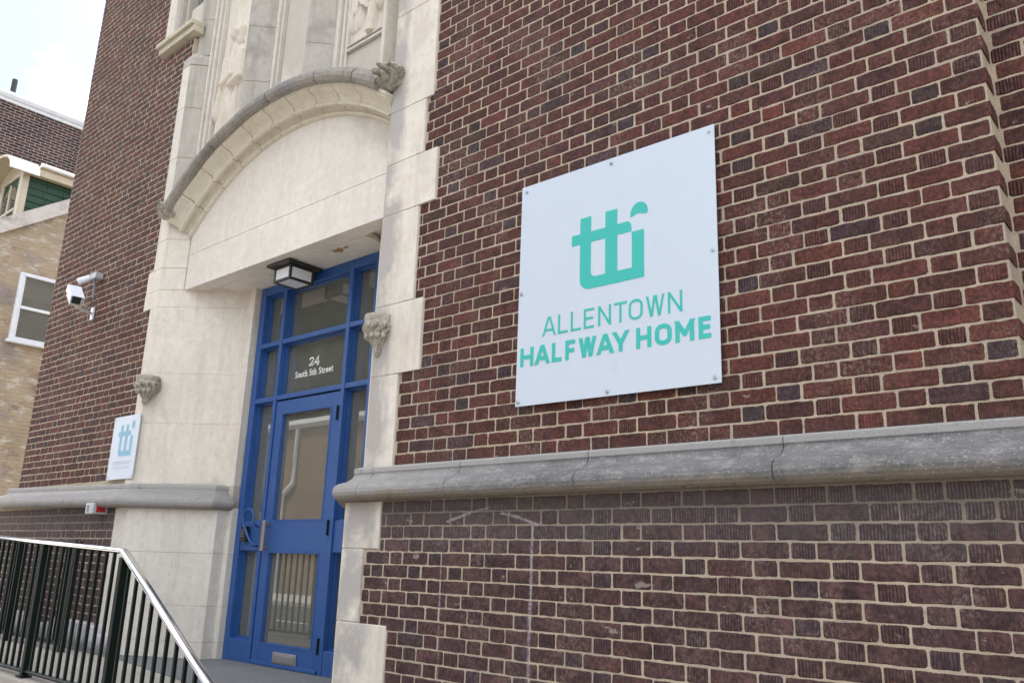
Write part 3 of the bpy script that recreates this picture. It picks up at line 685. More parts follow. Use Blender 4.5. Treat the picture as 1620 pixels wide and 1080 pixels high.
# ---------------------------------------------------------------- niches above the arch
pn=MB(); pn.box(-7.2,-3.66,.20,.7,2.9,7.2); niche=pn.build('niche_wall',M['stone'],B,label='limestone niche front above the arch')
GM=[M['stone'],M['grey']]
def fin(poly,z0,z1,greyedges):
    mb=MB(); mb.prism(poly,z0,z1,mats=lambda p,q: 1 if any((abs(p[0]-a[0])<1e-5 and abs(q[0]-a[1])<1e-5) or (abs(q[0]-a[0])<1e-5 and abs(p[0]-a[1])<1e-5) for a in greyedges) else 0)
    return mb
def finstack(poly,grey,zc):
    for z0,z1 in zip(zc,zc[1:]): fin(poly,z0+.002,z1-.002,grey).build('stone_block',GM,niche,bevel=.003)
for zc,z1,poly in (((3.05,3.6),0,0),):
    pass
finstack([(-7.325,-.012),(-7.18,-.012),(-7.045,.135),(-7.045,.22),(-7.325,.22)],[(-7.18,-7.045)],[3.052,3.62,4.15,4.62])
finstack([(-7.215,.045),(-7.175,.045),(-7.045,.15),(-7.045,.22),(-7.215,.22)],[(-7.175,-7.045),(-7.215,-7.175)],[4.75,5.15,5.7,7.0])
mb=MB(); mb.prism([(-7.325,-.014),(-7.17,-.014),(-7.04,.14),(-7.04,.22),(-7.325,.22)],4.62,4.70)
mb.add([(-7.325,-.014,4.70),(-7.17,-.014,4.70),(-7.04,.14,4.70),(-7.04,.22,4.78),(-7.325,.22,4.86),(-7.25,.05,4.84)],[(0,1,5),(1,2,5),(2,3,5),(3,4,5),(4,0,5)]); mb.build('weathered_cap',M['grey'],niche,label='sloping cap of the left buttress')
finstack([(-6.21,.21),(-6.105,-.035),(-6.075,-.035),(-5.925,.12),(-5.925,.21)],[(-6.075,-5.925),(-6.105,-6.075)],[3.56,4.0,4.55,5.2,7.0])
finstack([(-5.275,.21),(-5.17,-.035),(-5.14,-.035),(-4.995,.12),(-4.995,.21)],[(-5.14,-4.995),(-5.17,-5.14)],[3.60,3.98,4.7,7.0])
# frame mouldings beside the fins
for x0,x1,y in ((-7.045,-7.02,.10),(-7.015,-6.975,.125),(-6.97,-6.945,.15),(-5.92,-5.885,.125),(-5.88,-5.86,.15),(-4.99,-4.945,.11),(-4.94,-4.915,.14),(-4.91,-4.885,.16),(-4.42,-4.385,.14),(-4.38,-4.33,.10),(-4.325,-4.29,.06)):
    MB().box(x0,x1,y,.21,3.25 if x0<-6.8 else (3.55 if x0<-4.6 else 3.33),7.0).build('moulding_strip',M['stone'],niche,bevel=.008,seg=2)
mb=MB(); mb.box(-5.84,-5.28,.186,.22,3.3,4.95); mb.build('stone_slab',M['tymp'],niche,bevel=.004)
mb=MB(); mb.box(-5.84,-5.28,.1865,.22,4.955,7.0); mb.build('stone_slab',M['tymp'],niche,bevel=.004)
mb=MB(); mb.prism([(-4.06,-.01),(-4.06,.1),(-4.285,.205),(-4.285,.17)],3.25,7.0); mb.build('splay_strip',M['stone'],niche)
# sill band under right relief
mb=MB()
for k,(z,o) in enumerate(((3.875,.05),(3.90,.035),(3.925,.045))): mb.box(-4.884,-4.423,.205-o,.21-.0*k,z,z+.018)
mb.build('panel_sill',M['stone'],niche,bevel=.006)
# carved reliefs (plain robed winged figures)
def relief(x0,x1,z0,z1,fig,nx,nz_,label,yb=.195,k=1.):
    X=np.linspace(x0,x1,nx); Z=np.linspace(z0,z1,nz_); U,V=np.meshgrid(X,Z)
    H=fig(U,V)*k; mb=MB(); mb.v=[(float(a),float(yb-h),float(b)) for a,b,h in zip(U.ravel(),V.ravel(),H.ravel())]
    for j in range(nz_-1):
        for i in range(nx-1): a=j*nx+i; mb._f([a,a+1,a+nx+1,a+nx])
    n=len(mb.v); mb.v+=[(x0,yb+.03,z0),(x1,yb+.03,z0),(x1,yb+.03,z1),(x0,yb+.03,z1)]
    mb._f([n,n+1,n+2,n+3][::-1])
    mb._f([i for i in range(nx)][::-1]+[n,n+1]); mb._f([(nz_-1)*nx+i for i in range(nx)]+[n+2,n+3])
    mb._f([j*nx for j in range(nz_)]+[n+3,n]); mb._f([j*nx+nx-1 for j in range(nz_)][::-1]+[n+1,n+2])
    return mb.build('carved_relief',M['carved'],niche,smooth=True,label=label,fixn=False)
def cap(U,V,a,b,ra,rb,h):
    a=np.array(a);b=np.array(b); d=b-a; t=np.clip(((U-a[0])*d[0]+(V-a[1])*d[1])/(d@d),0,1)
    r=ra+(rb-ra)*t; q=((U-a[0]-t*d[0])**2+(V-a[1]-t*d[1])**2)/r**2
    return h*np.sqrt(np.clip(1-q,0,1)),t
def figure(cx,zh,s,tipL,tipR,hem):
    def f(U,V):
        H=np.zeros_like(U)
        def A(a,b,ra,rb,h,rib=0,ph=0,fr=60):
            nonlocal H
            g,t=cap(U,V,a,b,ra,rb,h)
            if rib:
                a_=np.array(a);b_=np.array(b);d=(b_-a_)/np.linalg.norm(b_-a_); w=(U-a_[0])*-d[1]+(V-a_[1])*d[0]
                g=g*(1-rib+rib*np.abs(np.cos(w*fr+ph+t*1.5)))
            H=np.maximum(H,g)
        # wings
        A((cx-.10*s,zh-.22*s),(cx+tipL[0],tipL[1]),.13*s,.10*s,.045,.45,0,75)
        A((cx-.10*s,zh-.05*s),(cx-.22*s,zh-.62*s),.10*s,.11*s,.07,.35,1,70)
        A((cx+.12*s,zh-.10*s),(cx+tipR[0],tipR[1]),.12*s,.09*s,.045,.45,0,75)
        A((cx+.15*s,zh+.06*s),(cx+.24*s,zh-.5*s),.08*s,.08*s,.07,.35,1,70)
        # robe
        fl=np.clip((zh-.25*s-V)/(1.1*s),0,1)
        wd=.13*s+.14*s*fl; inside=(np.abs(U-cx)<wd)&(V<zh-.22*s)&(V>hem+.035*np.sin((U-cx)*38)+.02*np.sin((U-cx)*80))
        w_=(U-cx)/wd; g=.060*np.sqrt(np.clip(1-w_**2,0,1))*(.62+.38*np.abs(np.cos(w_*9+.9*np.sin(V*4+w_*3)))**.7)+.014*np.sin(w_*31+2*np.sin(V*3))*np.clip(1-w_**2,0,1)+.018
        H=np.maximum(H,np.where(inside,g,0))
        # overfold of the mantle
        g,t=cap(U,V,(cx-.10*s,zh-.45*s),(cx+.11*s,zh-.95*s),.10*s,.08*s,.078); H=np.maximum(H,g)
        g,t=cap(U,V,(cx+.06*s,zh-.60*s),(cx+.02*s,zh-1.20*s),.05*s,.04*s,.085); H=np.maximum(H,g)
        # chest, arms, hands
        A((cx,zh-.20*s),(cx,zh-.42*s),.12*s,.12*s,.10,.15,0,40)
        A((cx-.12*s,zh-.22*s),(cx-.13*s,zh-.44*s),.045*s,.05*s,.11)
        A((cx-.13*s,zh-.44*s),(cx+.03*s,zh-.40*s),.045*s,.03*s,.125)
        A((cx+.12*s,zh-.22*s),(cx+.14*s,zh-.46*s),.045*s,.05*s,.11)
        A((cx+.14*s,zh-.46*s),(cx+.0*s,zh-.50*s),.045*s,.028*s,.13)
        # head, hair, hood
        A((cx,zh+.03*s),(cx,zh-.07*s),.085*s,.075*s,.10)
        A((cx,zh+.0*s),(cx,zh-.05*s),.058*s,.045*s,.145)
        A((cx,zh-.1*s),(cx,zh-.17*s),.04*s,.06*s,.10)
        n=(np.sin(U*210+3*np.sin(V*60))*np.sin(V*160))*.003
        return H+np.where(H>.01,n,n*.2)
    return f
relief(-6.942,-6.222,3.25,5.35,figure(-6.58,4.78,1.15,(-.22,3.75),(.26,3.85),3.62),110,300,'carved winged robed figure in the left niche panel')
relief(-4.884,-4.423,3.945,5.6,figure(-4.62,5.25,1.1,(-.20,4.15),(.2,4.5),4.22),90,260,'carved winged robed figure in the right niche panel',yb=.19,k=.8)
MB().box(-4.884,-4.423,.184,.22,3.25,3.872).build('stone_slab',M['tymp'],niche,bevel=.003)
# window over the left brickwork: sill, jamb, stone frame
wn=MB(); wn.prism([(-7.87,-.085),(-7.13,-.085),(-7.13,.05),(-7.86,.28),(-7.87,.28)],5.035,5.085); wn.prism([(-7.85,-.055),(-7.13,-.055),(-7.13,.05),(-7.84,.27),(-7.85,.27)],4.965,5.034)
win=wn.build('window',M['sill'],B,label='stone window above the left wing, only its sill and lower frame in view',bevel=.006)
MB().box(-7.865,-7.70,-.004,.3,5.087,8.1).build('window_jamb',M['stone'],win,bevel=.006)
for x0,x1,y in ((-7.695,-7.66,.04),(-7.655,-7.61,.08),(-7.26,-7.22,.06)): MB().box(x0,x1,y,.29,5.087,8.1).build('moulding_strip',M['grey'],win,bevel=.006)
MB().box(-7.605,-7.265,.12,.28,5.087,5.5).build('stone_slab',M['stone'],win,bevel=.004)
MB().box(-7.60,-7.27,.17,.18,5.5,8.0).build('pane',M['glass'],win)
# building mass behind (side and top kept closed)
mb=MB(); mb.box(-10.04,-7.3,.71,12,GZ,8.2); mb.box(-7.29,-4.69,2.8,12,GZ,8.2); mb.box(-4.3,2.2,.95,12,GZ,7.2); mb.box(-7.29,-4.31,.75,2.79,2.75,7.6)
mb.build('building_mass',M['darkbrick'],B)
MB().box(-3.62,-.52,.007,.6,4.9,7.2).build('upper_wall',M['darkbrick'],B)
MB().box(-.5,2.2,.14,.6,4.9,7.2).build('upper_wall',M['darkbrick'],B)
# ---------------------------------------------------------------- entrance: frame, sidelights, door
FY=.535
fr=MB()
zt=2.284
def fbar(x0,x1,z0,z1,y=FY,d=.10): fr.box(x0,x1,y,y+d,z0,z1)
fbar(-6.335,-6.262,LZ,zt); fbar(-5.985,-5.942,LZ,zt,FY-.001); fbar(-5.088,-5.045,LZ,zt,FY-.001); fbar(-4.775,-4.695,LZ,zt)
for a,b in ((-6.262,-5.985),(-5.942,-5.088),(-5.045,-4.775)):
    fbar(a,b,2.205,zt,FY+.002,.095); fbar(a,b,1.725,1.765,FY+.002,.095); fbar(a,b,1.243,1.282,FY+.002,.095)
for a,b in ((-6.262,-5.985),(-5.045,-4.775)):
    fbar(a,b,.035,.262,FY+.012,.08); fbar(a,b,LZ,-.635,FY+.004,.09)
fo=fr.build('door_frame',M['blue'],B,bevel=.003,label='blue painted entrance frame with transoms and sidelights')
# slim glazing beads
def glaze(x0,x1,z0,z1,parent,y=.615,bead=.014,label=None):
    mb=MB()
    mb.box(x0,x0+bead,y-.035,y-.003,z0,z1); mb.box(x1-bead,x1,y-.035,y-.003,z0,z1); mb.box(x0+bead,x1-bead,y-.034,y-.0031,z0,z0+bead); mb.box(x0+bead,x1-bead,y-.034,y-.0031,z1-bead,z1)
    mb.build('glazing_bead',M['blue'],parent)
    return MB().box(x0+.002,x1-.002,y,y+.006,z0+.002,z1-.002).build('pane',M['glass'],parent,label=label)
for a,b in ((-6.262,-5.985),(-5.942,-5.088),(-5.045,-4.775)):
    glaze(a,b,1.765,2.205,fo); p=glaze(a,b,1.282,1.725,fo)
    if b==-5.088: p['label']='transom pane lettered 24 South 5th Street'; tpane=p
for a,b in ((-6.262,-5.985),(-5.045,-4.775)):
    glaze(a,b,.262,1.243,fo); glaze(a,b,-.635,.035,fo)
dr=MB(); DY=.542
def dbar(x0,x1,z0,z1,y=DY,d=.045): dr.box(x0,x1,y,y+d,z0,z1)
dbar(-5.934,-5.846,-.785,1.228); dbar(-5.186,-5.096,-.785,1.228)
dbar(-5.846,-5.186,1.128,1.228,DY+.001); dbar(-5.846,-5.186,.032,.262,DY+.001); dbar(-5.846,-5.186,-.785,-.650,DY+.001)
door=dr.build('door',M['blue'],B,bevel=.0025,label='blue glazed entrance door')
glaze(-5.846,-5.186,.262,1.128,door,y=.575,bead=.012); glaze(-5.846,-5.186,-.650,.032,door,y=.575,bead=.012)
for z in (1.06,.21,-.61): 
    mb=MB(); mb.tube([(-5.098,DY-.010,z-.055),(-5.098,DY-.010,z+.055)],.011,8); mb.build('hinge',M['rail'],door)
mb=MB(); mb.box(-5.93,-5.10,DY-.014,DY,-.797,-.770); mb.build('door_sweep',M['blue'],door,bevel=.003)
mb=MB(); mb.box(-5.640,-5.345,DY-.012,DY,-.768,-.690); mb.build('mail_slot',M['alum'],door,bevel=.004); 
mb=MB(); mb.box(-5.622,-5.363,DY-.018,DY-.0125,-.756,-.706); mb.build('mail_flap',M['alum'],door,bevel=.002)
mb=MB(); mb.box(-5.885,-5.845,DY-.055,DY-.049,.035,.268); mb.box(-5.878,-5.852,DY-.049,DY,.05,.07); mb.box(-5.878,-5.852,DY-.0489,DY,.23,.25); mb.build('pull_plate',M['brass'],door,bevel=.002)
# curled blue pull on the sidelight rail, and key safe
cu=[]
for k in range(15):
    a=R(-10+ 200*k/14); cu.append((-6.045+.075*math.cos(a),FY-.075,.285+.075*math.sin(a)*.95))
cu+=[(-6.105,FY-.075,.235),(-6.065,FY-.07,.18),(-6.02,FY-.065,.12),(-5.99,FY-.05,.075),(-5.985,FY-.0,.07)]
cu=[(-5.975,FY-.02,.215),(-5.968,FY-.07,.24)]+cu
mb=MB(); mb.tube(cu,.0085,8); mb.build('curled_pull_handle',M['blue'],fo,smooth=True)
kb=empty('key_safe','small black push-button key safe fixed to the blue sidelight rail','key safe',(-6.165,FY+.01,.10))
MB().box(-6.205,-6.13,FY-.035,FY+.0,.10,.225).build('safe_body',M['black'],kb,bevel=.006)
for i in range(3):
    for j in range(2): MB().tube([(-6.18+.024*j,FY-.036,.19-.022*i),(-6.18+.024*j,FY-.042,.19-.022*i)],.006,8).build('button',M['alum'],kb)
# lettering helpers ---------------------------------------------------------
GL={'A':(.66,[[(0,0),(.285,1)],[(.66,0),(.375,1)],[(.12,.27),(.54,.27)]]),'L':(.43,[[(0,0),(0,1)],[(0,0),(.46,0)]]),'E':(.50,[[(0,0),(0,1)],[(0,1),(.50,1)],[(0,0),(.50,0)],[(0,.51),(.45,.51)]]),
'N':(.58,[[(0,0),(0,1)],[(.58,0),(.58,1)],[(0.02,1),(.56,0)]]),'T':(.60,[[(0,1),(.60,1)],[(.30,1),(.30,0)]]),'O':(.60,'O'),
'W':(.92,[[(0,1),(.21,0)],[(.42,1),(.25,0)],[(.50,1),(.67,0)],[(.92,1),(.71,0)]]),'H':(.58,[[(0,0),(0,1)],[(.58,0),(.58,1)],[(0,.5),(.58,.5)]]),'F':(.48,[[(0,0),(0,1)],[(0,1),(.48,1)],[(0,.47),(.43,.47)]]),
'Y':(.66,[[(0,1),(.33,.38)],[(.66,1),(.33,.38)],[(.33,.42),(.33,0)]]),'M':(.76,[[(0,0),(0,1)],[(.76,0),(.76,1)],[(.02,1),(.38,.30)],[(.74,1),(.38,.30)]])}
def clipz(poly,a,b):
    for lim,sg_ in ((a,1),(b,-1)):
        out=[]
        for i in range(len(poly)):
            p,q=poly[i],poly[(i+1)%len(poly)]; ip=(p[1]-lim)*sg_>=-1e-9; iq=(q[1]-lim)*sg_>=-1e-9
            if ip: out.append(p)
            if ip!=iq: t_=(lim-p[1])/(q[1]-p[1]); out.append((p[0]+(q[0]-p[0])*t_,lim))
        poly=out
        if len(poly)<3: return None
    return poly
def stroke(pts,w,closed=False):
    P=[Vector(p) for p in pts]; n=len(P); Lf=[];Rt=[]
    for i in range(n):
        ds=[]
        if i>0 or closed: ds.append((P[i]-P[i-1]).normalized())
        if i<n-1 or closed: ds.append((P[(i+1)%n]-P[i]).normalized())
        ns=[Vector((-d.y,d.x)) for d in ds]; nn=sum(ns,Vector((0,0)))
        nn=nn.normalized() if nn.length>1e-6 else ns[0]; kk=max(.45,nn.dot(ns[0])); nn=nn/kk
        Lf.append(P[i]+nn*w/2); Rt.append(P[i]-nn*w/2)
    return Lf,Rt
def lettering(name,text,ext,zb,h,w,y,matl,parent,slant=1.):
    """sans capitals, each fitted to its own left and right edge, standing proud of the plane y"""
    mb=MB(); layer=0
    for ch,(xa,xb) in zip(text.replace(' ',''),ext):
        wd,st=GL[ch]; k=1.12 if ch in 'AWY' else 1.; x=xa+w/2*k; sx=(xb-xa-w*k)/wd
        if st=='O':
            r=.29; pts=[]
            for (ax,az,s0) in ((wd-r,1-r,0),(r,1-r,90),(r,r,180),(wd-r,r,270)):
                for q in range(6): a=R(s0+q*18); pts.append((ax+r*math.cos(a),az+r*math.sin(a)))
            st=[pts]; cl=True
        else: cl=False
        for s_ in st:
            layer+=1; yy=y-.0012-.00012*(layer%7)
            P=[(x+a*sx,zb+w/2+b*(h-w)) for a,b in s_]
            if not cl:
                d=(Vector(P[1])-Vector(P[0])).normalized(); ax=abs(d.x)<.01 or abs(d.y)<.01; e_=w/2 if ax else w
                if not (ax and abs(d.y)<.01 and s_[0][1] not in (0,1)): P[0]=tuple(Vector(P[0])-d*e_)
                if not (ch=='Y' and s_[1][1]<.9 and s_[0][1]==1) and not (ch=='M' and s_[1][1]<.9 and s_[0][0]!=s_[1][0]): 
                    if not (ax and abs(d.y)<.01 and ch in 'EFL'): P[1]=tuple(Vector(P[1])+d*e_)
                elif ch in 'YM': P[1]=tuple(Vector(P[1])+d*w*.3)
            Lf,Rt=stroke(P,w,cl); m_=len(P)
            rng=range(m_ if cl else m_-1)
            for i in rng:
                j=(i+1)%m_; q=clipz([tuple(Lf[i]),tuple(Rt[i]),tuple(Rt[j]),tuple(Lf[j])],zb,zb+h)
                if q: mb.plate(q,yy,y-.0001)
    return mb.build(name,matl,parent,fixn=True)
def font_text(name,body,cx,zb,h,width,y,matl,parent,off=0.,serif=False):
    cu=bpy.data.curves.new(name,'FONT'); cu.body=body; cu.size=1; cu.extrude=.0; cu.offset=off; cu.align_x='CENTER'
    o=bpy.data.objects.new(name+'_tmp',cu); C.objects.link(o); dg=bpy.context.evaluated_depsgraph_get(); dg.update()
    me=bpy.data.meshes.new_from_object(o.evaluated_get(dg)); bpy.data.objects.remove(o)
    xs=[v.co.x for v in me.vertices]; ys=[v.co.y for v in me.vertices]; a0,a1,b0,b1=min(xs),max(xs),0.,max(ys)
    off_=gloc(parent)
    for v in me.vertices:
        X=(v.co.x-(a0+a1)/2)/(a1-a0)*width+cx; Z=zb+(v.co.y-b0)/(b1-b0)*h; v.co=(X-off_.x,y-off_.y,Z-off_.z)
    me.materials.append(matl); q=bpy.data.objects.new(name,me); C.objects.link(q); q.parent=parent; return q
def slab_text(name,body,cx,zb,h,width,y,matl,parent):
    """small slab-serif: strokes with feet, as plates"""
    G2={'2':(.55,[[(.05,.75),(.12,.95),(.28,1),(.45,.93),(.5,.75),(.42,.55),(.05,.08),(.5,.08)]],[(.45,.55,.2)]),
    '4':(.6,[[(.42,0),(.42,1),(.03,.3),(.6,.3)]],[(.27,.57,0.)]),
    '5':(.5,[[(.45,.95),(.1,.95),(.07,.55),(.25,.62),(.42,.5),(.45,.3),(.35,.08),(.18,.04),(.04,.15)]],[]),
    'S':(.5,[[(.44,.78),(.35,.95),(.2,.97),(.08,.85),(.1,.65),(.38,.4),(.44,.2),(.32,.05),(.15,.04),(.05,.2)]],[]),
    'o':(.46,[[(.23,.62),(.08,.52),(.04,.32),(.08,.12),(.23,.03),(.38,.12),(.42,.32),(.38,.52),(.23,.62)]],[]),
    'u':(.5,[[(.1,.62),(.1,.2),(.17,.06),(.3,.06),(.4,.18)],[(.4,.62),(.4,0)]],[(0,.15,.62),(.3,.42,.62),(.4,.5,0)]),
    't':(.36,[[(.15,.85),(.15,.12),(.22,.04),(.34,.1)],[(.02,.6),(.32,.6)]],[]),
    'h':(.52,[[(.1,1),(.1,0)],[(.1,.45),(.22,.6),(.34,.6),(.41,.48),(.41,0)]],[(0,.12,1),(0,.22,0),(.3,.52,0)]),
    'r':(.4,[[(.12,.62),(.12,0)],[(.12,.42),(.24,.6),(.38,.56)]],[(0,.14,.62),(0,.26,0)]),
    'e':(.46,[[(.05,.34),(.41,.34),(.38,.54),(.23,.62),(.08,.52),(.04,.3),(.1,.1),(.24,.03),(.42,.12)]],[])}
    items=[];x=0
    for ch in body:
        if ch==' ': x+=.32; continue
        wd,st,sf=G2[ch]; small=ch in 'th' and body[:0]!='' ; 
        for s_ in st: items.append(([(x+a,b) for a,b in s_],.15))
        for s_ in sf: items.append(([(x+s_[0],s_[2]),(x+s_[1],s_[2])],.11))
        x+=wd+.09
    sx=width/x; mb=MB()
    for k,(P,w) in enumerate(items):
        P=[(cx-width/2+a*sx,zb+b*h) for a,b in P]; Lf,Rt=stroke(P,w*h)
        for i in range(len(P)-1): mb.plate([tuple(Lf[i]),tuple(Rt[i]),tuple(Rt[i+1]),tuple(Lf[i+1])],y-.0006-.00008*(k%4),y-.0001)
    return mb.build(name,matl,parent)
ty_=.6145
slab_text('lettering','24',-5.565,1.508,.068,.150,ty_,M['whiteink'],fo)
slab_text('lettering','South 5th Street',-5.563,1.428,.050,.515,ty_,M['whiteink'],fo)
# vestibule behind the glass
vs_=MB(); vs_.box(-6.75,-6.70,.66,2.7,LZ-.02,2.6); vs_.box(-4.35,-4.30,.66,2.7,LZ-.02,2.6); vs_.box(-6.70,-4.35,2.66,2.7,LZ-.02,2.6); vs_.box(-6.70,-4.35,.66,2.66,2.42,2.46)
vs_.box(-6.70,-6.34,.645,.66,LZ,2.45)
vo=vs_.build('vestibule_wall',M['intwall'],B)
MB().box(-6.70,-4.35,.64,2.66,LZ-.05,LZ+.002).build('vestibule_floor',M['intfloor'],B)
bn=empty('storage_bin','white lidded plastic bin on the floor behind the door glass','bin',(-5.81,.86,LZ))
MB().box(-6.02,-5.60,.70,1.02,LZ+.003,LZ+.27).build('bin_body',M['bin'],bn,bevel=.015); MB().box(-6.04,-5.58,.68,1.04,LZ+.271,LZ+.30).build('lid',M['bin'],bn,bevel=.008)
MB().box(-5.86,-5.80,.694,.70,LZ+.16,LZ+.24).build('latch',M['red'],bn,bevel=.003)
# ---------------------------------------------------------------- things on the wall
sg=empty('wall_sign','large square white sign with teal lettering and logo on the brick wall','sign',(-2.24,-.026,1.415)); 
pnl=MB().box(-2.832,-1.645,-.0265,-.0205,.790,2.042)
pnl.build('sign_panel',M['signwhite'],sg,bevel=.0015)
def logo(cx,cz,sx,sz,y,matl,parent,dot_style=0):
    mb=MB(); T=lambda pts:[(cx+a*sx,cz+b*sz) for a,b in pts]
    def q(pts): mb.plate(T(pts),y-.0012,y-.0001)
    rc=lambda a,b,c,d: q([(a,c),(b,c),(b,d),(a,d)])
    rc(-.181,-.112,.026,.336); rc(-.023,.050,.002,.336); rc(.136,.206,-.060,.188)
    rc(-.235,-.1812,.192,.251); rc(-.1118,-.0232,.192,.251)
    q([(.0502,.192),(.134,.192),(.134,.215),(.131,.232),(.123,.244),(.110,.251),(.0502,.251)])
    q([(-.0858,.002),(-.0858,-.060),(.1358,-.060),(.1358,.002)])
    o=[(-.181,.026)]+[(-.121+.060*math.cos(a),.0+.060*math.sin(a)) for a in [R(180+t_) for t_ in range(0,91,15)]]
    i=[(-.086,-.060),(-.086,.002),(-.098,.006),(-.107,.014),(-.112,.026)]
    q(o+i)
    if dot_style==0: q([(.127,.273),(.129,.295),(.138,.315),(.152,.330),(.172,.338),(.192,.336),(.212,.325),(.225,.306),(.229,.285),(.227,.272),(.220,.266),(.205,.270),(.190,.275),(.172,.278),(.155,.276),(.140,.268),(.130,.266)])
    else: q([(.178+.042*math.cos(R(a)),.325+.055*math.sin(R(a))) for a in range(0,360,20)])
    return mb.build('logo',matl,parent)
logo(-2.24,1.415,1,1,-.0265,M['teal'],sg)
lettering('lettering','ALLENTOWN',[(-2.24+a,-2.24+b) for a,b in ((-.4189,-.3317),(-.3156,-.2488),(-.2331,-.1668),(-.1515,-.0828),(-.0629,.0136),(.032,.1063),(.1175,.1963),(.2155,.3157),(.3341,.4101))],1.415-.268,.104,.0125,-.0265,M['teal'],sg)
lettering('lettering','HALFWAY HOME',[(-2.24+a,-2.24+b) for a,b in ((-.5663,-.476),(-.4648,-.3685),(-.3534,-.2811),(-.2654,-.1929),(-.1806,-.0743),(-.0693,.0297),(.0268,.1146),(.1589,.243),(.2626,.3518),(.3707,.4683),(.4906,.5637))],1.415-.415,.103,.0225,-.0265,M['teal'],sg)
for u,v in ((-.557,.592),(.012,.598),(.568,.596),(.572,-.005),(.565,-.598),(-.006,-.603),(-.572,-.603),(-.571,-.006)):
    x,z=-2.24+u,1.415+v; mb=MB(); mb.tube([(x,-.0265,z),(x,-.029,z)],.011,14); mb.tube([(x,-.0289,z),(x,-.034,z)],.0065,6); mb.build('screw',M['screw'],sg)
sg.rotation_euler=(0,R(.35),0)
s2=empty('wall_sign','small upright white sign with light blue logo beside the left door jamb','sign',(-7.365,-.026,.877)); 
MB().box(-7.612,-7.118,-.0265,-.0205,.600,1.158).build('sign_panel',M['signwhite'],s2,bevel=.0015)
logo(-7.343,.843,.64,.70,-.0265,M['ltblue'],s2,1)
font_text('lettering','CORPORATE OFFICES',-7.360,.728,.032,.33,-.0275,M['greyink'],s2,.01)
font_text('lettering','24 SOUTH 5TH STREET',-7.36,.690,.020,.30,-.0275,M['greyink'],s2)
for u,v in ((-.225,.255),(.225,.255),(-.225,-.255),(.225,-.255)):
    x,z=-7.365+u,.879+v; MB().tube([(x,-.0265,z),(x,-.031,z)],.010,10).build('screw',M['screw'],s2)
# ceiling lantern
lp=empty('ceiling_lantern','square dark bronze lantern with white glass under the stone soffit','lamp',(-5.6,.36,2.285))
MB().box(-5.757,-5.44,.195,.525,2.262,2.284).build('mounting_plate',M['bronze'],lp,bevel=.006)
mb=MB(); a0,a1,b0,b1,z0,z1=-5.712,-5.485,.245,.475,2.135,2.262; w=.020
for x in (a0,a1-w):
    for y in (b0,b1-w): mb.box(x,x+w,y,y+w,z0,z1)
mb.box(a0+w,a1-w,b0,b0+w,z0,z0+w);mb.box(a0+w,a1-w,b1-w,b1,z0,z0+w);mb.box(a0,a0+w,b0+w,b1-w,z0,z0+w);mb.box(a1-w,a1,b0+w,b1-w,z0,z0+w)
mb.box(a0+w,a1-w,b0,b0+w,z1-w*.9,z1);mb.box(a0+w,a1-w,b1-w,b1,z1-w*.9,z1);mb.box(a0,a0+w,b0+w,b1-w,z1-w*.9,z1);mb.box(a1-w,a1,b0+w,b1-w,z1-w*.9,z1)
mb.build('lantern_frame',M['bronze'],lp,bevel=.003)
g=.008
MB().box(a0+w,a1-w,b0+g,b0+g+.004,z0+w,z1-w).build('glass_panel',M['frost'],lp); MB().box(a1-g-.004,a1-g,b0+w,b1-w,z0+w,z1-w).build('glass_panel',M['frost'],lp)
MB().box(a0+g,a0+g+.004,b0+w,b1-w,z0+w,z1-w).build('glass_panel',M['frost'],lp); MB().box(a0+w,a1-w,b1-g-.004,b1-g,z0+w,z1-w).build('glass_panel',M['frost'],lp)
MB().box(a0+w,a1-w,b0+w,b1-w,z0+g,z0+g+.004).build('glass_panel',M['frost'],lp)
# security camera
def oriented(mb0,dirv,c,upv=(0,0,1)):
    f=Vector(dirv).normalized(); r_=f.cross(Vector(upv)).normalized(); u_=r_.cross(f)
    return [tuple(Vector(c)+r_*x+f*y+u_*z) for x,y,z in mb0.v]
sc1=empty('security_camera','boxy white security camera on a wall arm on the left brick wall','camera',(-8.55,0,2.3))
CC=(-8.285,-.30,2.375); DV=(.80,-.12,-.585)
mb=MB(); mb.box(-.050,.050,-.13,.115,-.045,.045); mb.v=oriented(mb,DV,CC); mb.build('camera_housing',M['camwhite'],sc1,bevel=.005)
mb=MB(); mb.box(-.060,.060,-.14,.145,.047,.052);mb.box(-.060,-.056,-.14,.145,-.02,.047);mb.box(.056,.060,-.14,.145,-.02,.047); mb.v=oriented(mb,DV,CC); mb.build('sun_shield',M['camwhite'],sc1,bevel=.0015)
mb=MB(); mb.box(-.040,.040,.1155,.119,-.036,.038); mb.v=oriented(mb,DV,CC); mb.build('lens_window',M['black'],sc1)
mb=MB(); mb.box(-.052,.052,-.12,.135,-.056,-.0455); mb.v=oriented(mb,DV,CC); mb.build('base_plate',M['cream'],sc1,bevel=.002)
mb=MB(); mb.tube([(-8.30,-.30,2.315),(-8.33,-.25,2.285),(-8.47,-.12,2.300),(-8.55,-.02,2.31)],.014,10); mb.build('arm',M['camwhite'],sc1,smooth=True)
MB().box(-8.585,-8.525,-.018,.0,2.245,2.375).build('wall_plate',M['camwhite'],sc1,bevel=.004)
sc2=empty('junction_box','grey junction box above the camera with a conduit hanging from it','junction box',(-8.52,0,2.7))
MB().box(-8.595,-8.455,-.075,.0,2.665,2.725).build('box_body',M['greybox'],sc2,bevel=.005)
mb=MB(); mb.tube([(-8.53,-.045,2.665),(-8.525,-.045,2.47),(-8.515,-.055,2.40),(-8.47,-.12,2.315)],.011,8); mb.build('conduit',M['conduit'],sc2,smooth=True)
sc3=empty('floodlight','small white cylinder floodlight beside the grey junction box','lamp',(-8.62,-.05,2.69))
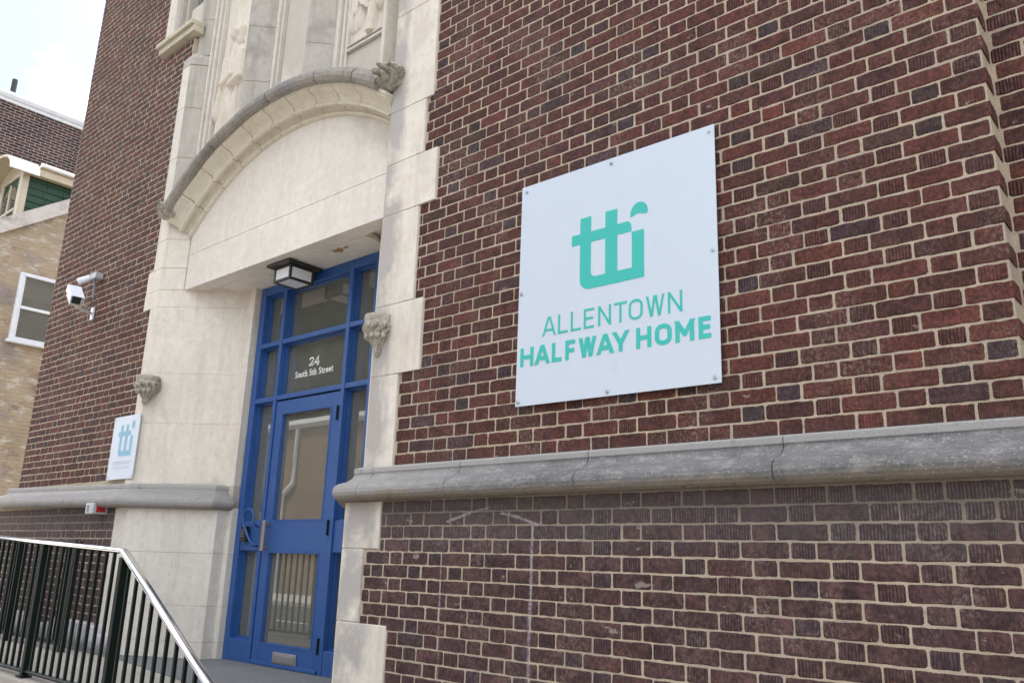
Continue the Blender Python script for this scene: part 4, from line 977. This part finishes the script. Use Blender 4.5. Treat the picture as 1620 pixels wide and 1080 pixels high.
mb=MB(); mb.tube([(-8.59,-.045,2.70),(-8.62,-.06,2.698)],.012,10); mb.tube([(-8.61,-.058,2.698),(-8.62,-.06,2.695),(-8.68,-.12,2.66),(-8.70,-.14,2.645)],[.020,.030,.036,.034],14); mb.build('lamp_housing',M['camwhite'],sc3,smooth=True)
# call box
cb_=empty('call_box','small grey wall box with a red square on its side, under the left ledge','box',(-7.53,-.1,.35))
MB().box(-7.615,-7.46,-.165,-.031,.300,.392).build('box_body',M['greybox'],cb_,bevel=.008)
MB().box(-7.459,-7.455,-.138,-.062,.318,.374).build('red_button',M['red'],cb_,bevel=.001)
MB().box(-7.575,-7.545,-.168,-.1655,.318,.372).build('slot',M['conduit'],cb_)
# ---------------------------------------------------------------- railings
RY=-1.0
rg=empty('railing','black picket railing with stainless handrail at the edge of the landing','railing',(-5.5,RY,LZ))
topz=lambda x: (.0+(-4.95-x)*.034) if x<-4.95 else (x+4.95)*-.566
HR=[(-9.2,RY,topz(-9.2)),(-6.115,RY,topz(-6.115)),(-4.965,RY,.0),(-3.45,RY,topz(-3.45))]
def handrail(mb,path):
    mb.tube(path,.027,14,flat=.62)
mb=MB(); handrail(mb,HR); mb.build('handrail',M['steel'],rg,smooth=True)
for x in (-8.6,-7.35,-6.115,-4.95,-3.8):
    zb=LZ if x<-4.75 else LZ-.16*(1+int((x+4.75)/.29))
    mb=MB(); mb.box(x-.021,x+.021,RY-.021,RY+.021,zb-.0,topz(x)-.014-(.02 if x>-5 else 0)); mb.build('post',M['rail'],rg,bevel=.003)
    mb=MB(); mb.box(x-.045,x+.045,RY-.035,RY+.035,zb,zb+.008); mb.build('base_plate',M['rail'],rg)
x=-9.1
while x<-3.5:
    if min(abs(x-q) for q in (-8.6,-7.35,-6.115,-4.95,-3.8))>.045:
        zb=LZ+.03+(0 if x<-4.95 else (x+4.95)*-.566)
        mb=MB(); mb.box(x-.0085,x+.0085,RY-.0085,RY+.0085,zb,topz(x)-.008); mb.build('picket',M['rail'],rg)
    x+=.1059
mb=MB(); mb.tube([(-9.15,RY,LZ+.035),(-4.95,RY,LZ+.035),(-3.5,RY,LZ+.035-1.45*.566)],.014,4,sx=1.2); mb.build('bottom_rail',M['rail'],rg)
RB=-.27
r2_=empty('railing','black picket guard railing in front of the left base wall','railing',(-8.4,RB,LZ))
MB().box(-9.8,-7.38,RB-.022,RB+.022,.045,.075).build('handrail',M['rail'],r2_,bevel=.006)
mb=MB(); mb.tube([(-7.39,RB,.06),(-7.33,RB,.057),(-7.30,RB,.035),(-7.31,RB,.0)],.014,8); mb.build('scroll_end',M['rail'],r2_,smooth=True)
for x in (-7.40,-8.55,-9.7):
    MB().box(x-.024,x+.024,RB-.024,RB+.024,LZ,.045).build('post',M['rail'],r2_,bevel=.003)
x=-9.6
while x<-7.45:
    if min(abs(x-q) for q in (-8.55,-9.7))>.04: MB().box(x-.008,x+.008,RB-.008,RB+.008,LZ+.06,.046).build('picket',M['rail'],r2_)
    x+=.112
MB().box(-9.7,-7.42,RB-.013,RB+.013,LZ+.05,LZ+.075).build('bottom_rail',M['rail'],r2_)
# ================================================================ NEIGHBOURS
NX=-18.
h=empty('old_house','ochre painted brick gable house with peeling paint and a green dormer','house',(NX-3,4,GZ))
# camera-relative depth yr -> y = yr-3.3
ry0,rz0=1.62,6.05; sl_=.755
ridge_y=ry0+4.2; ridge_z=rz0+4.2*sl_*.95
mb=MB(); k=[(ry0,GZ),(ry0,rz0),(ridge_y,ridge_z),(ridge_y+4.2,rz0),(ridge_y+4.2,GZ)]
n=len(k); mb.v=[(NX,a,b) for a,b in k]+[(NX-7,a,b) for a,b in k]; mb._f(list(range(n))); mb._f([n+i for i in range(n)][::-1])
for i in range(n): j=(i+1)%n; mb._f([i,j,n+j,n+i])
hw=mb.build('wall',M['yellow'],h)
# rake board, eave
def bar_yz(mb,x0,x1,p,q,t0,t1):
    p=Vector(p);q=Vector(q); d=(q-p).normalized(); nn=Vector((-d.y,d.x)); c=[p+nn*t0,q+nn*t0,q+nn*t1,p+nn*t1]; k=len(mb.v)
    mb.v+=[(x0,a.x,a.y) for a in c]+[(x1,a.x,a.y) for a in c]
    for f in ((0,1,2,3),(7,6,5,4),(0,4,5,1),(1,5,6,2),(2,6,7,3),(3,7,4,0)): mb._f([k+i for i in f])
M['peel']=far_brick('peeling_white_board',(.5,.48,.45),(.5,.48,.45),(.5,.48,.45),paintcol=(.60,.55,.50),amt=0.,course=9,ln=9)
mb=MB(); bar_yz(mb,NX+.0,NX+.10,(ry0-.02,rz0-.0),(ridge_y,ridge_z+.02),-.03,.24); mb.build('rake_board',M['peel'],h)
mb=MB(); bar_yz(mb,NX-7.1,NX-.30,(ry0-.2,rz0-.02),(ridge_y,ridge_z+.155),.0,.06); mb.build('roof',M['slate'],h)
mb=MB(); bar_yz(mb,NX-7.1,NX+.1,(ridge_y+.01,ridge_z+.155),(ridge_y+4.4,rz0-.02),.0,.06); mb.build('roof',M['slate'],h)
MB().box(NX-7.1,NX+.12,ry0-.38,ry0-.17,rz0-.16,rz0-.05).build('gutter',M['slate'],h,bevel=.02)
# house window, partly behind the corner of the tower
def sash(x,y0,y1,z0,z1,parent,label):
    mb=MB(); f=.07
    mb.box(x-.05,x+.09,y0,y0+f,z0,z1);mb.box(x-.05,x+.09,y1-f,y1,z0,z1);mb.box(x-.05,x+.0902,y0+f,y1-f,z1-f,z1);mb.box(x-.05,x+.0902,y0+f,y1-f,z0,z0+f*.7)
    zm=(z0+z1)/2-.02; mb.box(x-.02,x+.075,y0+f,y1-f,zm-.03,zm+.03)
    for a,b in ((y0+f,y0+f+.04),(y1-f-.04,y1-f)): mb.box(x-.03,x+.06,a,b,z0+f*.7,z1-f)
    w_=mb.build('window',M['trim'],parent,bevel=.008,label=label)
    MB().box(x+.030,x+.036,y0+f+.04,y1-f-.04,z0+f*.7,z1-f).build('pane',M['glass'],w_)
    MB().box(x-.01,x+.004,y0+f,y1-f,z0,z1-f).build('dark_room_panel',M['black'],w_)  # black sheet on the solid wall, painted stand-in for the dark room inside
    MB().box(x+.012,x+.018,y0+f+.03,y1-f-.03,zm+.22,z1-f).build('window_blind',M['greyink'],w_)
    MB().box(x-.05,x+.11,y0-.04,y1+.04,z0-.07,z0-.004).build('window_sill',M['trim'],w_,bevel=.01)
    return w_
sash(NX+.0,5.42-3.3,6.42-3.3,3.98,5.36,h,'white framed sash window on the ochre side wall')
# dormer
d0y,d1y=1.88,5.2; dx1=NX-.03; dx0=NX-1.30; dz0=6.2; dz1=7.50
mb=MB(); mb.prism([(dx0,d0y),(dx1-.03,d0y),(dx1-.03,d1y),(dx0,d1y)],6.1,dz1); dm=mb.build('dormer',M['green'],h,label='dormer with dark green shingled cheek and bright rounded metal hood')
z=6.3
while z<dz1-.02:
    y=d0y+.08
    while y<d1y:
        w=rnd.uniform(.28,.42); mb=MB()
        if z+.15<rz0+(y-ry0)*sl_-.1: y+=w; continue
        k=len(mb.v)
        mb.add([(dx1-.03,y,z),(dx1+.002,y,z),(dx1+.002,y+w-.008,z),(dx1-.03,y+w-.008,z),(dx1-.03,y,z+.155),(dx1-.018,y,z+.155),(dx1-.018,y+w-.008,z+.155),(dx1-.03,y+w-.008,z+.155)],[(0,3,2,1),(4,5,6,7),(0,1,5,4),(1,2,6,5),(2,3,7,6),(3,0,4,7)])
        mb.build('shingle',M['green'],dm); y+=w
    z+=.15
MB().box(dx1-.02,dx1+.022,d0y-.02,d0y+.09,6.3,dz1).build('corner_board',M['cream'],dm,bevel=.004)
MB().box(dx1-.18,dx1+.015,d0y-.035,d0y-.005,6.1,dz1).build('corner_board',M['cream'],dm,bevel=.004)
MB().box(dx0,dx0+.18,d0y-.035,d0y-.005,6.1,dz1).build('corner_board',M['cream'],dm,bevel=.004)
# arched window in its face
pts=[(dx0+.2,6.2),(dx1-.2,6.2),(dx1-.2,6.95)]+[((dx0+dx1)/2+((dx1-dx0)/2-.2)*math.cos(R(a)),6.95+.36*math.sin(R(a))) for a in range(10,180,10)]+[(dx0+.2,6.95)]
MB().plate(pts,d0y-.02,d0y-.012).build('pane',M['glass'],dm); 
mb=MB(); mb.box((dx0+dx1)/2-.03,(dx0+dx1)/2+.03,d0y-.04,d0y-.021,6.2,7.35); mb.box(dx0+.2,dx1-.2,d0y-.039,d0y-.0205,6.68,6.74); mb.build('muntin',M['cream'],dm)
# hood: barrel roof over the face, low roof behind
def barrel(x0,x1,y0,y1,zb,rise,th,mt,name,n=16,under=None):
    mb=MB(); cx_=(x0+x1)/2; a_=(x1-x0)/2; k=0
    for (rx,rz,) in ((a_,rise),(a_-th,rise-th)):
        for yy in (y0,y1):
            for i in range(n+1):
                a=math.pi*i/n; mb.v.append((cx_+rx*math.cos(a),yy,zb+rz*math.sin(a)))
    m_=n+1
    for i in range(n):
        mb._f([i,i+1,m_+i+1,m_+i],0); mb._f([2*m_+i,3*m_+i,3*m_+i+1,2*m_+i+1],1); mb._f([i,2*m_+i,2*m_+i+1,i+1],1); mb._f([m_+i,m_+i+1,3*m_+i+1,3*m_+i],1)
    for a,b in ((0,m_),(n,m_+n)): mb._f([a,b,2*m_+b,2*m_+a],1)
    return mb.build(name,[mt,under or mt],dm)
barrel(dx0-.26,dx1+.24,d0y-.36,d0y+.20,dz1-.10,.47,.05,M['metalroof'],'hood_roof',under=M['cream'])
pts=[((dx0+dx1)/2+((dx1-dx0)/2+.1)*math.cos(R(a)),dz1-.05+.40*math.sin(R(a))) for a in range(0,181,12)]
MB().plate(pts,d0y-.03,d0y+.3).build('tympanum_board',M['cream'],dm)
mb=MB(); mb.box(dx0-.25,dx1+.18,d0y+.2,d1y+.4,dz1+.10,dz1+.16); mb.box(dx1+.003,dx1+.16,d0y+.0,d1y+.4,dz1-.06,dz1+.097); mb.build('eave',M['cream'],dm,bevel=.01)
mb=MB(); mb.tube([(dx1+.22,d0y+.2,dz1+.16),(dx1+.22,d1y+.3,dz1+.13)],.045,8); mb.build('gutter',M['metalroof'],dm)
# dark brick building behind
DX=-22.
db=empty('tall_brick_building','tall dark brick building with white cornice behind the dormer house','building',(DX-5,8,GZ))
MB().box(DX-12,DX,-.2+1.0,24,GZ,10.85).build('wall',M['darkbrick'],db)
mb=MB(); mb.sweep([(-.02,10.78),(.04,10.79),(.06,10.85),(.10,10.88),(.14,10.95),(.14,11.03),(-.02,11.04)],[(DX-12,.8),(DX,.8),(DX,24)]); mb.build('cornice',M['trim'],db)
mb=MB(); mb.box(DX-11.9,DX-.1,.9,23.9,11.0,11.04); mb.build('roof',M['slate'],db)
mb=MB(); mb.tube([(DX-.35,5.78-3.3,11.0),(DX-.35,5.78-3.3,11.62)],.07,10); mb.build('vent_pipe',M['black'],db)
# across the street: seen only in the glass
ob=empty('street_building','tan brown brick building with white cornice across the street','building',(-30,-22,GZ),group='buildings across the street')
MB().box(-50,-22,-30,-18,GZ,5.75).build('wall',M['opp'],ob)
mb=MB(); mb.sweep([(-.02,5.7),(.12,5.72),(.2,5.8),(.30,5.85),(.30,6.05),(-.02,6.07)],[(-22,-30),(-22,-18),(-50,-18)]); mb.build('cornice',M['trim'],ob)
mb=MB(); mb.tube([(-32.6,-17.9,5.7),(-32.6,-17.9,3.2),(-33.3,-17.9,2.7),(-33.3,-17.9,GZ)],.11,8); mb.build('downspout',M['trim'],ob)
for x in (-25,-27.2,-36.5,-39.5,-42.5,-45.5):
    for z in (-.2,3.0):
        mb=MB(); mb.box(x-.55,x+.55,-18.02,-17.94,z,z+1.7); f=mb.build('window',M['trim'],ob); MB().box(x-.47,x+.47,-17.938,-17.93,z+.08,z+1.62).build('pane',M['glass'],f)
ob2=empty('street_building','low red brick house across the street right of the tan one','building',(-12,-22,GZ),group='buildings across the street')
M['opp2']=far_brick('red_street_brick',(.16,.06,.045),(.22,.08,.06),(.33,.28,.22),axis='xz')
MB().box(-21.8,2,-30,-18.2,GZ,5.0).build('wall',M['opp2'],ob2)
mb=MB(); mb.box(-22,2.2,-30,-18.0,5.0,5.35); mb.build('cornice',M['trim'],ob2)
for x in (-19,-16,-13,-10,-7,-4):
    for z in (-.4,2.4):
        mb=MB(); mb.box(x-.5,x+.5,-18.21,-18.12,z,z+1.6); f=mb.build('window',M['trim'],ob2); MB().box(x-.43,x+.43,-18.118,-18.11,z+.07,z+1.53).build('pane',M['glass'],f)
# trees across the street (reflected)
def tree(x,y,hh,cr,label,seed):
    rr=random.Random(seed); t_=empty('tall_tree',label,'tree',(x,y,GZ),group='tall trees behind the buildings across the street')
    mb=MB(); mb.tube([(x,y,GZ),(x+.05,y,GZ+hh*.3),(x-.05,y+.1,GZ+hh*.6)],[.22,.16,.09],9)
    for k in range(6):
        a=k*1.05+.3; b=GZ+hh*(.3+.05*k); mb.tube([(x,y,b),(x+1.1*math.cos(a),y+1.1*math.sin(a),b+.9),(x+1.9*math.cos(a),y+1.9*math.sin(a),b+2.1)],[.09,.055,.02],6)
    mb.build('trunk',M['bark'],t_,smooth=True)
    mb=MB(); cl=[(x+rr.gauss(0,cr*.42),y+rr.gauss(0,cr*.42),GZ+hh*.52+rr.gauss(0,cr*.75),rr.uniform(.9,2.1)) for _ in range(210)]
    for c in cl:
        for _ in range(110):
            v=Vector((rr.gauss(0,1),rr.gauss(0,1),rr.gauss(0,1))).normalized()*c[3]*rr.uniform(.5,1.1); p=Vector(c[:3])+v
            u_=Vector((rr.gauss(0,1),rr.gauss(0,1),rr.gauss(0,1))).normalized(); w_=u_.orthogonal().normalized(); s_=rr.uniform(.3,.6)
            mb.add([p-u_*s_,p+w_*s_*.6,p+u_*s_,p-w_*s_*.6],[(0,1,2,3)])
    mb.build('crown',M['leaf'],t_,kind='stuff',fixn=False)
for k,(x,y,hh,cr,lb) in enumerate(((-66,-33,31,6.5,'farthest left of the tall trees behind the tan building'),(-56,-34,32,7.0,'tall tree second from the left behind the tan building'),(-46,-33,30,6.5,'tall tree standing over the left end of the tan roof'),(-36,-34,29,6.2,'tall tree standing over the middle of the tan roof'),(-26,-33,27,5.5,'tall tree behind the gap between tan and red buildings'))):
    tree(x,y,hh,cr,lb,k+1)
